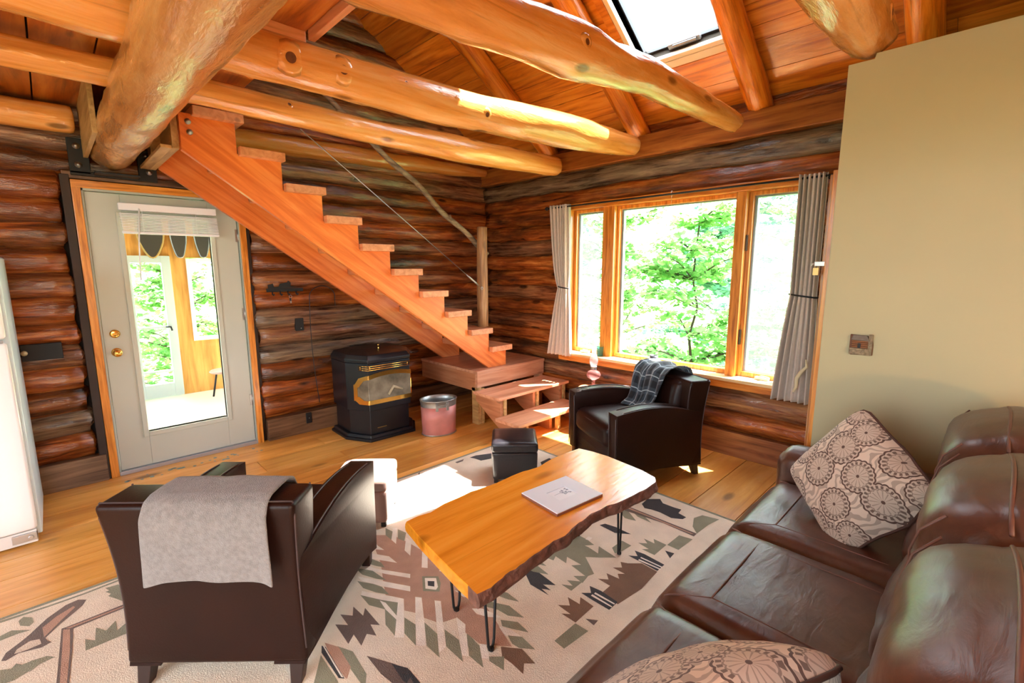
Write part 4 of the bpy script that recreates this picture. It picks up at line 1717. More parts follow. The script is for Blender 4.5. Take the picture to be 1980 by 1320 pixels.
# ================================================================== ARMCHAIRS
def armchair(label, loc, rz, leather_, pipe, group, s=1.0):
    ch = thing('armchair', label, 'armchair', loc, rz, group)
    W, D = .765, .763

    # each arm: curved side panel, high in the middle, flared at the bottom
    def side_profile():
        top = []
        for i in range(13):
            t = i / 12
            y_ = .375 - t * .745
            z_ = .548 + .032 * math.sin(PI * min(1, t * 1.1)) - .055 * t ** 2.0
            top.append((y_, z_))
        back = [(-.372, .42), (-.362, .32), (-.360, .22), (-.368, .14), (-.385, .085)]
        bot = [(-.30, .088), (-.15, .105), (.0, .115), (.15, .112), (.28, .095), (.36, .072)]
        front = [(.366, .16), (.366, .3), (.371, .46)]
        return top + back + bot + front
    for sgn in (-1, 1):
        mb = MB()
        pf = side_profile()
        a, b = (W / 2 - .115, W / 2) if sgn > 0 else (-W / 2, -W / 2 + .115)
        mb.prism(pf, a, b, 'X')
        for i, f in enumerate(mb.smooth):
            mb.smooth[i] = i >= 0
        mb.v = [(v[0] - sgn * .062 * max(0, (.375 - v[1]) / .75), v[1], v[2]) for v in mb.v]
        arm = mb.build('arm', leather_, ch, bevel=.016, bseg=3)
        mb = MB()
        for xx in (a + .012, b - .012):
            P = [(xx, p[0], p[1] + .002) for p in pf[:13]]
            P = [(xx, .374, .10), (xx, .371, .3), (xx, .377, .52)] + P[1:]
            mb.tube([(q_[0] - sgn * .062 * max(0, (.375 - q_[1]) / .75), q_[1], q_[2]) for q_ in P], .0035, 6)
        mb.build('piping', pipe, arm)
    # seat cushion, bowed at the front
    def fn(p, q):
        p = p.copy()
        p.z += .028 * (1 - q.x ** 2) * (1 - q.y ** 2) if q.z > 0 else 0
        if q.y > 0:
            p.y += .028 * (1 - q.x ** 2) * q.y
        return p
    mb = MB()
    mb.rbox(.53, .60, .16, .045, 14, fn, Matrix.Translation((0, .065, .345)))
    seat = mb.build('seat_cushion', leather_, ch)
    mb = MB()
    P = [Vector((x_, .352 + .028 * (1 - (x_ / .265) ** 2), .408)) for x_ in [-.25 + .05 * i for i in range(11)]]
    mb.tube(P, .0035, 6)
    mb.build('piping', pipe, seat)
    # front panel under the cushion
    mb = MB()
    mb.prism([(.345, .27), (.350, .20), (.345, .14), (.352, .085), (.30, .085), (.30, .27)], -.27, .27, 'X')
    mb.build('front_panel', leather_, ch, bevel=.01)
    mb = MB()
    mb.sm = False
    mb.box(-.27, .27, -.30, .31, .12, .27)
    mb.build('seat_base', leather_, ch)
    # backrest: outer shell, waisted, then the inner cushion
    n = 12
    vs, fs = [], []
    prof = []
    for i in range(n + 1):
        t = i / n
        z_ = .09 + t * .64
        hw = .328 - .016 * math.sin(PI * min(1, t * .95)) + .014 * t
        yb = -.388 - .034 * t ** 1.5 + .012 * math.sin(PI * t)
        yf = -.26 if t < .3 else -.26 + .05 * math.sin((t - .3) / .7 * PI * .6) - .045 * (t - .3)
        prof.append((z_, hw, yb, yf))
    for (z_, hw, yb, yf) in prof:
        vs += [(-hw, yb, z_), (hw, yb, z_), (hw, yf, z_), (-hw, yf, z_)]
    for i in range(n):
        for k in range(4):
            k2 = (k + 1) % 4
            fs.append((i * 4 + k, i * 4 + k2, i * 4 + 4 + k2, i * 4 + 4 + k))
    fs += [(3, 2, 1, 0), (n * 4, n * 4 + 1, n * 4 + 2, n * 4 + 3)]
    mb = MB()
    mb.add(vs, fs)
    bkr = mb.build('backrest', leather_, ch, bevel=.02, bseg=4)
    mb = MB()
    zt = .73 + .001
    hw = prof[-1][1]
    P = [(-hw + .012, -.400, zt), (hw - .012, -.400, zt)]
    mb.tube(P, .0035, 6)
    for sg in (-1, 1):
        mb.tube([(sg * (prof[i][1] - .002), prof[i][2] + .012, prof[i][0]) for i in range(1, n)] + [(sg * (hw - .012), -.400, zt)], .0035, 6)
        mb.tube([(sg * (prof[i][1] - .006), prof[i][3] - .006, prof[i][0]) for i in range(7, n)] + [(sg * (hw - .012), prof[-1][3] - .012, zt)], .0035, 6)
    mb.build('piping', pipe, bkr)

    def fn2(p, q):
        p = p.copy()
        if q.y > 0:
            p.y += .03 * (1 - q.x ** 2) * (1 - q.z ** 2)
        return p
    mb = MB()
    mb.rbox(.50, .10, .36, .04, 12, fn2, Matrix.Translation((0, -.245, .53)) @ Matrix.Rotation(R(8), 4, 'X'))
    mb.build('back_cushion', leather_, ch)
    for (a, b, sg) in ((-.335, .32, 1), (.335, .32, 1), (-.28, -.335, -1), (.28, -.335, -1)):
        mb = MB()
        for (q0, q1) in (((a, b), .0),):
            dx, dy = (.0, .012) if sg > 0 else (0, -.03)
            w0, w1 = .028, .020
            vs = [(a - w0, b - w0, .10), (a + w0, b - w0, .10), (a + w0, b + w0, .10), (a - w0, b + w0, .10),
                  (a - w1 + dx, b - w1 + dy, 0), (a + w1 + dx, b - w1 + dy, 0), (a + w1 + dx, b + w1 + dy, 0), (a - w1 + dx, b + w1 + dy, 0)]
            mb.sm = False
            mb.add(vs, [(0, 1, 2, 3), (7, 6, 5, 4), (0, 4, 5, 1), (1, 5, 6, 2), (2, 6, 7, 3), (3, 7, 4, 0)])
        mb.build('leg', M_CHAIRLEG, ch, bevel=.003)
    return ch


GA = 'dark leather club armchairs'
armchair('dark leather armchair by the picture window, plaid blanket over its back', (3.13, -2.60, 0), R(63.5), M_DKLEATHER, M_PIPING, GA)
armchair('dark leather armchair seen from behind, grey throw over its back', (.555, -2.335, .013), R(-43.5), M_DKLEATHER, M_PIPING, GA)


def on_chair(loc, rz, p):
    m = Matrix.Translation(loc) @ Matrix.Rotation(rz, 4, 'Z')
    return m @ Vector(p)


# grey throw folded over the back of the near chair
def drape(path, width_fn, x0, x1, fn):
    """path: list of (y,z); returns f(u,v)"""
    P = [Vector((0, a, b)) for a, b in path]
    L = [0]
    for i in range(1, len(P)):
        L.append(L[-1] + (P[i] - P[i - 1]).length)

    def f(u, v):
        s = v * L[-1]
        i = 0
        while i < len(L) - 2 and L[i + 1] < s:
            i += 1
        t = (s - L[i]) / max(1e-6, L[i + 1] - L[i])
        p = P[i].lerp(P[i + 1], t)
        x = x0 + (x1 - x0) * u
        return fn(Vector((x, p.y, p.z)), u, v)
    return f


C2 = ((.555, -2.335, .013), R(-43.5))
th = thing('throw_blanket', 'grey wool throw hanging over the back of the near armchair', 'blanket', C2[0], C2[1])
path = [(-.432, .435), (-.434, .50), (-.438, .60), (-.440, .69), (-.418, .738), (-.385, .752), (-.32, .754), (-.25, .752), (-.215, .738), (-.195, .70), (-.175, .62), (-.165, .55)]


def fth(p, u, v):
    p = p.copy()
    if v < .5:
        k = (.5 - v) * 2
        p.x += -.022 * k * (1 - u) + .006 * k * u
        p.y -= .010 * abs(math.sin(u * PI * 2.0 + .5)) * k + .012 * (u > .82) * (u - .82) * 5 * k
        p.z += .03 * math.sin(u * PI) * k * k * (1 if v < .25 else .4) + .008 * math.sin(u * 9) * k
    p.y += .004 * noise.noise(Vector((u * 6, v * 6, 1)))
    p.z += .003 * noise.noise(Vector((u * 6, v * 6, 7)))
    return p


mb = MB()
mb.sheet(drape(path, None, -.165, .255, fth), 30, 60)
mb.build('cloth', M_GREYCLOTH, th, solid=.009, sub=1)

# plaid blanket, bunched over the far side of the window chair's back
C1 = ((3.13, -2.60, 0), R(63.5))
tp = thing('plaid_blanket', 'dark plaid flannel blanket bunched over the armchair back by the window', 'blanket', C1[0], C1[1])
path = [(-.44, .60), (-.435, .70), (-.42, .748), (-.37, .770), (-.30, .775), (-.23, .762), (-.18, .72), (-.145, .64), (-.12, .56), (-.09, .49), (-.04, .452)]


def fpl(p, u, v):
    p = p.copy()
    w = max(0, v - .35)
    p.x += .09 * w * (1 - u) * 1.2 - .02 * w + .02 * math.sin(v * 5)
    p.y += .022 * math.sin(u * 13 + v * 3) * (w + .15) + .010 * math.sin(u * 29 + v * 8)
    p.z += .012 * math.sin(u * 11 + v * 5) + .010 * noise.noise(Vector((u * 5, v * 5, 3))) + .012
    p.z += .03 * w * math.sin(u * 5 + 1)
    p.y += .02
    if v > .85:
        p.y += .05 * (v - .85) * math.sin(u * 17) * 3
    return p


mb = MB()
mb.sheet(drape(path, None, -.17, .23, fpl), 46, 60)
mb.build('cloth', M_PLAID, tp, solid=.007, sub=1)

# ================================================================== OTTOMANS
def ottoman(label, loc, rz, mat, group):
    o = thing('ottoman', label, 'ottoman', loc, rz, group)

    def fn(p, q):
        p = p.copy()
        if q.z > 0:
            p.z += .012 * (1 - q.x ** 2) * (1 - q.y ** 2)
        return p
    mb = MB()
    mb.rbox(.332, .332, .075, .022, 10, fn, Matrix.Translation((0, 0, .2625)))
    mb.build('cushion_top', mat, o)
    mb = MB()

    def fn3(p, q):
        p = p.copy()
        k = 1 - .05 * (1 - q.z) * .5
        p.x *= k
        p.y *= k
        return p
    mb.rbox(.328, .328, .205, .016, 8, fn3, Matrix.Translation((0, 0, .1275)))
    mb.build('box_body', mat, o)
    for (a, b) in ((-1, -1), (1, -1), (-1, 1), (1, 1)):
        mb = MB()
        mb.sm = False
        mb.box(a * .135 - .014, a * .135 + .014, b * .135 - .014, b * .135 + .014, 0, .03)
        mb.build('foot', M_BLACKM, o)
    return o


ottoman('small black leather cube ottoman between table and steps', (2.336, -2.089, .013), R(-43.5), M_BLKLEATHER, 'leather cube ottomans')
ottoman('taupe cube ottoman in the sunlight beside the near armchair', (1.268, -1.862, .013), R(-42), M_BRNLEATHER_L, 'leather cube ottomans')

# ================================================================== COFFEE TABLE
ct = thing('coffee_table', 'live-edge wooden coffee table on black hairpin legs', 'table', (1.54, -3.08, .013))
top_out = [(.984, -2.80), (1.10, -2.805), (1.22, -2.79), (1.35, -2.785), (1.5, -2.80), (1.66, -2.80), (1.8, -2.815), (1.95, -2.80), (2.08, -2.80), (2.165, -2.81),
           (2.185, -2.90), (2.19, -3.0), (2.175, -3.12), (2.16, -3.24), (2.13, -3.33), (2.08, -3.368),
           (1.98, -3.372), (1.88, -3.36), (1.78, -3.352), (1.70, -3.33), (1.60, -3.325), (1.5, -3.335), (1.38, -3.35), (1.26, -3.345), (1.14, -3.36), (1.04, -3.365), (.96, -3.375), (.905, -3.37),
           (.915, -3.25), (.935, -3.1), (.955, -2.95)]


def densify(P, n):
    out = []
    for i in range(len(P)):
        a, b = P[i], P[(i + 1) % len(P)]
        for k in range(n):
            t = k / n
            out.append((a[0] + (b[0] - a[0]) * t, a[1] + (b[1] - a[1]) * t))
    return out


cx_, cy_ = 1.54, -3.08
dp = densify(top_out, 4)
rg = random.Random(9)
mb = MB()
mb.tint = (.7, .4, 0)
n = len(dp)
lv = []
for (z, off) in ((.452, -.004), (.448, 0.0), (.435, .004), (.42, .010), (.405, .006), (.398, -.004)):
    ring = []
    for i, (x, y) in enumerate(dp):
        live = (y > -2.83 or y < -3.31)
        j = (noise.noise(Vector((x * 14, y * 14, z * 40))) * .008 + noise.noise(Vector((x * 40, y * 40, z * 60))) * .004) if live else 0
        o_ = (off + j) if live else (0 if off > -.003 else -.002)
        sgn = 1 if y > cy_ else -1
        if live:
            ring.append((x - cx_, y - cy_ + sgn * o_, z))
        else:
            ring.append((x - cx_ + (1 if x > cx_ else -1) * o_, y - cy_, z))
    lv.append(ring)
vs = [p for r_ in lv for p in r_]
tri = tessellate_polygon([[Vector((p[0], p[1], 0)) for p in lv[0]]])
mb.sm = False
mb.add(vs, [tuple(t) for t in tri])
mb.add(vs, [tuple((len(lv) - 1) * n + i for i in t) for t in tri])
for l in range(len(lv) - 1):
    for i in range(n):
        j = (i + 1) % n
        y = dp[i][1]
        live = (y > -2.83 or y < -3.31)
        mb.m = 1 if live else 0
        mb.add([vs[l * n + i], vs[l * n + j], vs[(l + 1) * n + j], vs[(l + 1) * n + i]], [(0, 1, 2, 3)])
mb.m = 0
slab_o = mb.build('tabletop', [M_SLAB, M_BARK], ct)
for (bx, by, sx_, sy_) in ((1.115, -3.195, -1, -1), (1.153, -2.92, -1, 1), (2.036, -3.194, 1, -1), (2.02, -2.93, 1, 1)):
    mb = MB()
    bx -= cx_
    by -= cy_
    w = .07
    a = Vector((bx - sx_ * w, by - .03 * sy_ - .0, .398))
    b = Vector((bx + sx_ * .02, by + sy_ * w, .398))
    a = Vector((bx - .055, by - .015, .398))
    b = Vector((bx + .06, by + .03, .398))
    f = Vector((bx, by, .007))
    d1 = (a - b).normalized()
    P = [a, a.lerp(f + d1 * .022, .93)]
    for k in range(7):
        t_ = k / 6 * PI
        P.append(f + Vector((0, 0, .018)) + d1 * (.020 * math.cos(t_)) + Vector((0, 0, -.018 * math.sin(t_))))
    P += [b.lerp(f - d1 * .022, .93), b]
    mb.tube(P, .0058, 8)
    lg = mb.build('leg', M_BLACKM, ct)
    mb = MB()
    mb.lathe([(0, -.006), (.011, -.006), (.011, .006), (0, .010)], 12, (f.x, f.y, f.z))
    mb.build('foot_cap', M_BLACKM, lg)
    mb = MB()
    mb.sm = False
    mb.box(min(a.x, b.x) - .02, max(a.x, b.x) + .02, min(a.y, b.y) - .015, max(a.y, b.y) + .015, .394, .398)
    mb.build('mounting_plate', M_BLACKM, lg)

# picture frame lying on the table
pf = thing('picture_frame', 'square white matted photo frame lying flat on the coffee table', 'picture frame', (1.628, -3.128, .466), R(-6))
mb = MB()
mb.sm = False
mb.box(-.147, .147, -.122, .122, 0, .012)
mb.build('backing', plain('frame_brown_edge', '#8a5440', .5), pf)
M_MAT = plain('pale_mat_board', '#dfe3ee', .5)
mb = MB()
mb.sm = False
for (a, b, c, d) in ((-.147, -.058, -.122, .122), (.058, .147, -.122, .122), (-.058, .058, .045, .122), (-.058, .058, -.122, -.045)):
    mb.box(a, b, c, d, .012, .016)
mb.build('mat_border', M_MAT, pf)
mb = MB()
mb.sm = False
mb.box(-.058, .058, -.045, .045, .0122, .0132)
mb.build('photo_print', plain('pale_snow_photo', '#e6eaf4', .3), pf)
mb = MB()
mb.sm = False
gg = random.Random(4)
for k in range(16):
    x_, y_ = gg.uniform(.0, .045), gg.uniform(-.02, .035)
    mb.box(x_, x_ + gg.uniform(.004, .014), y_, y_ + gg.uniform(.003, .010), .0132, .0136)
mb.box(-.04, .02, .008, .0095, .0132, .0136)
mb.build('photo_details', plain('photo_grey_marks', '#8a92a8', .4), pf)

# ================================================================== SOFA
sf = thing('sofa', 'brown leather three-seat reclining sofa with puffy back cushions', 'sofa', (1.63, -4.3, 0))
SX0, SX1 = .69, 2.545
cw = (SX1 - SX0) / 3


def seatfn(p, q):
    p = p.copy()
    if q.z > 0:
        p.z += .022 * (1 - q.x ** 4) * (1 - abs(q.y) ** 3) - .012 * (1 - q.x ** 2) * max(0, 1 - (q.y + .1) ** 2) * .6
    if q.y > 0:
        p.y += .018 * (1 - q.x ** 2) * (1 - q.z ** 2) - (.02 * max(0, q.z))
        # front roll droops
    p.z += .004 * noise.noise(Vector((p.x * 9, p.y * 5, 2.2)))
    return p


for k in range(3):
    xc = SX0 + cw * (k + .5)
    mb = MB()
    mb.rbox(cw - .004, .66, .20, .065, 18, seatfn, Matrix.Translation((xc - 1.63, -4.085 + 4.3, .375)))
    st_ = mb.build('seat_cushion', M_SOFA, sf)
    st_.location = (0, 0, 0)
    # stitched panel seams on the cushion top
    mb = MB()
    zt = .497
    x0, x1 = xc - 1.63 - cw / 2 + .10, xc - 1.63 + cw / 2 - .10
    yf, yb = .545 - .175, -.05

    def zs(x_, y_):
        u = (x_ - (xc - 1.63)) / (cw / 2)
        v = (y_ - .215) / .33
        edge = 0 if v < .75 else -.03 * ((v - .75) / .25) ** 2
        return .475 + .022 * (1 - u ** 4) * (1 - abs(v) ** 3) - .0072 * (1 - u ** 2) * max(0, 1 - (v + .1) ** 2) + .001 + edge
    for seg_ in ([(x0, yb), (x0, yf), (x1, yf), (x1, yb)], [(x0, yf), (x0 - .075, yf + .125)], [(x1, yf), (x1 + .075, yf + .125)]):
        P = []
        for i in range(len(seg_) - 1):
            for t in range(9):
                a, b = seg_[i], seg_[i + 1]
                x_, y_ = a[0] + (b[0] - a[0]) * t / 8, a[1] + (b[1] - a[1]) * t / 8
                P.append((x_, y_, zs(x_, y_)))
        mb.tube(P, .0034, 6)
    mb.build('stitching', M_SEAM, st_)
    # front rail panel
    mb = MB()
    mb.rbox(cw - .004, .06, .25, .03, 10, None, Matrix.Translation((xc - 1.63, -3.79 + 4.3, .17)))
    mb.build('footrest_panel', M_SOFA, sf)
    # back cushion: fat, leaning, with a headrest roll and pleats under it
    H = .575

    def backfn(p, q, k=k):
        p = p.copy()
        prof = .075 * math.exp(-((q.z - .55) / .42) ** 2) + .05 * math.exp(-((q.z + .55) / .5) ** 2)
        if q.y > 0:
            p.y += prof * (1 - q.x ** 4)
            crease = math.exp(-((q.z - .06) / .09) ** 2)
            p.y -= .042 * crease * (1 - q.x ** 6)
            p.y += .011 * math.sin(q.x * 24 + k) * math.exp(-((q.z - .0) / .22) ** 2) * (1 - q.x ** 2)
            p.y += .007 * noise.noise(Vector((p.x * 6 + k * 4, p.z * 11, 1.5))) + .004 * noise.noise(Vector((p.x * 17 + k * 4, p.z * 26, 4.5)))
        if q.z > 0:
            p.z += .055 * (1 - q.x ** 2) * q.z
            p.y -= .03 * q.z * q.z * (q.y > 0)
        return p
    M_ = Matrix.Translation((xc - 1.63, -.205, .70)) @ Matrix.Rotation(R(-13), 4, 'X').inverted()
    M_ = Matrix.Translation((xc - 1.63, -.235, .72)) @ Matrix.Rotation(R(13), 4, 'X')
    mb = MB()
    mb.rbox(cw - .002, .25, H, .10, 26, backfn, M_)
    bc = mb.build('back_cushion', M_SOFA, sf)
    mb = MB()
    for (zq, yq, a_, b_) in ((.262, .075, -cw / 2 + .03, cw / 2 - .03),):
        P = []
        for t in range(15):
            xx = a_ + (b_ - a_) * t / 14
            e = abs(xx) / (cw / 2)
            P.append(M_ @ Vector((xx, yq - .02 * e ** 4, zq + .066 - .055 * e ** 2 - .02 * e ** 4)))
        mb.tube(P, .0045, 8)
    for sg in (-1, 1):
        P = [M_ @ Vector((sg * (cw / 2 - .10 + .04 * (t / 8)), backfn(Vector((0, .125, 0)), Vector((.6, 1, -.8 + 1.6 * t / 8))).y + .003, -.24 + .48 * t / 8)) for t in range(9)]
        mb.tube(P[5:], .003, 6)
    mb.build('stitching', M_SEAM, bc)


# arms
def armfn(p, q):
    p = p.copy()
    if q.y > 0:
        p.z -= .03 * max(0, q.z) * q.y ** 3
    if q.z > 0:
        p.z += .012 * (1 - q.x ** 2)
    p.x *= 1 + .06 * max(0, q.z) * (1 - abs(q.y) ** 6)
    return p


for (a, b) in ((.49, SX0), (SX1, 2.74)):
    mb = MB()
    mb.rbox(b - a, .92, .59, .07, 16, armfn, Matrix.Translation(((a + b) / 2 - 1.63, -4.22 + 4.3, .335)))
    mb.build('arm', M_SOFA, sf)
mb = MB()
mb.rbox(2.22, .16, .80, .05, 10, None, Matrix.Translation((-.015, -.46, .47)) @ Matrix.Rotation(R(8), 4, 'X'))
mb.build('back_frame', M_SOFA, sf)
mb = MB()
mb.sm = False
mb.box(SX0 - 1.63, SX1 - 1.63, -.45, .47, .05, .28)
mb.build('base', M_SOFA, sf)
for (a, b) in ((-1.05, .40), (1.03, .40), (-1.05, -.40), (1.03, -.40)):
    mb = MB()
    mb.lathe([(.025, 0), (.03, .05)], 12, (a, b, 0))
    mb.build('foot', M_BLACKM, sf)


# ================================================================== CUSHIONS
def cushion(label, m, size=.46, puff=.075, dents=(), group=None, seed=1):
    n = 22
    o = bpy.data.objects.new('cushion', None)
    COL.objects.link(o)
    o.matrix_world = m
    tag(o, label, 'cushion', group)
    h = size / 2
    vs, uvs, fs = [], [], []
    for side in (1, -1):
        for i in range(n + 1):
            for j in range(n + 1):
                u, v = 2 * i / n - 1, 2 * j / n - 1
                w = (max(0, 1 - u * u) ** .5) * (max(0, 1 - v * v) ** .5)
                t = puff * w ** .75
                # corners pinch outwards, sides bow in a little
                x = u * h * (1 - .05 * (1 - v * v) * abs(u) ** 3) * (1 - .10 * (u * v) ** 6)
                y = v * h * (1 - .05 * (1 - u * u) * abs(v) ** 3) * (1 - .10 * (u * v) ** 6)
                z = side * t
                for (du_, dv_, r_, d_) in dents:
                    g = math.exp(-(((u - du_) ** 2 + (v - dv_) ** 2) / r_ ** 2))
                    z -= d_ * g
                z += .006 * noise.noise(Vector((u * 3 + seed, v * 3, side))) * w
                vs.append((x, y, z))
                uvs.append((u * .5 + .5 + seed * .37, v * .5 + .5))
    N = (n + 1) * (n + 1)
    for i in range(n):
        for j in range(n):
            a = i * (n + 1) + j
            fs.append((a, a + n + 1, a + n + 2, a + 1))
            fs.append((N + a, N + a + 1, N + a + n + 2, N + a + n + 1))
    mb = MB()
    mb.add(vs, fs, uvs)
    c = mb.build('cover', M_MEDAL, o)
    P = []
    for k in range(4):
        for t in range(10):
            s = -1 + 2 * t / 10
            u, v = [(s, -1), (1, s), (-s, 1), (-1, -s)][k]
            x = u * h * (1 - .05 * (1 - v * v) * abs(u) ** 3) * (1 - .10 * (u * v) ** 6)
            y = v * h * (1 - .05 * (1 - u * u) * abs(v) ** 3) * (1 - .10 * (u * v) ** 6)
            z = 0
            for (du_, dv_, r_, d_) in dents:
                z -= d_ * math.exp(-(((u - du_) ** 2 + (v - dv_) ** 2) / r_ ** 2))
            P.append((x, y, z))
    mb = MB()
    mb.tube(P, .006, 8, closed=True)
    mb.build('piping', M_CUSHEDGE, o)
    return o


def frame_from(c, xdir, ydir):
    X = Vector(xdir).normalized()
    Y = Vector(ydir)
    Y = (Y - X * Y.dot(X)).normalized()
    Z = X.cross(Y)
    return Matrix(((X.x, Y.x, Z.x, c[0]), (X.y, Y.y, Z.y, c[1]), (X.z, Y.z, Z.z, c[2]), (0, 0, 0, 1)))


GC = 'medallion print cushions on the sofa'
cushion('medallion print cushion leaning in the far corner of the sofa', frame_from((2.22, -4.14, .69), (0, -.57, .82), (.64, .67, .36)), .455, .085, ((.2, -1.0, .35, .05), (1.0, -.1, .3, .03)), GC, 1)
cushion('medallion print cushion lying on the near end of the sofa', frame_from((.885, -4.10, .625), (.9, -.43, .05), (-.15, -.72, .66)), .47, .085, (), GC, 2)

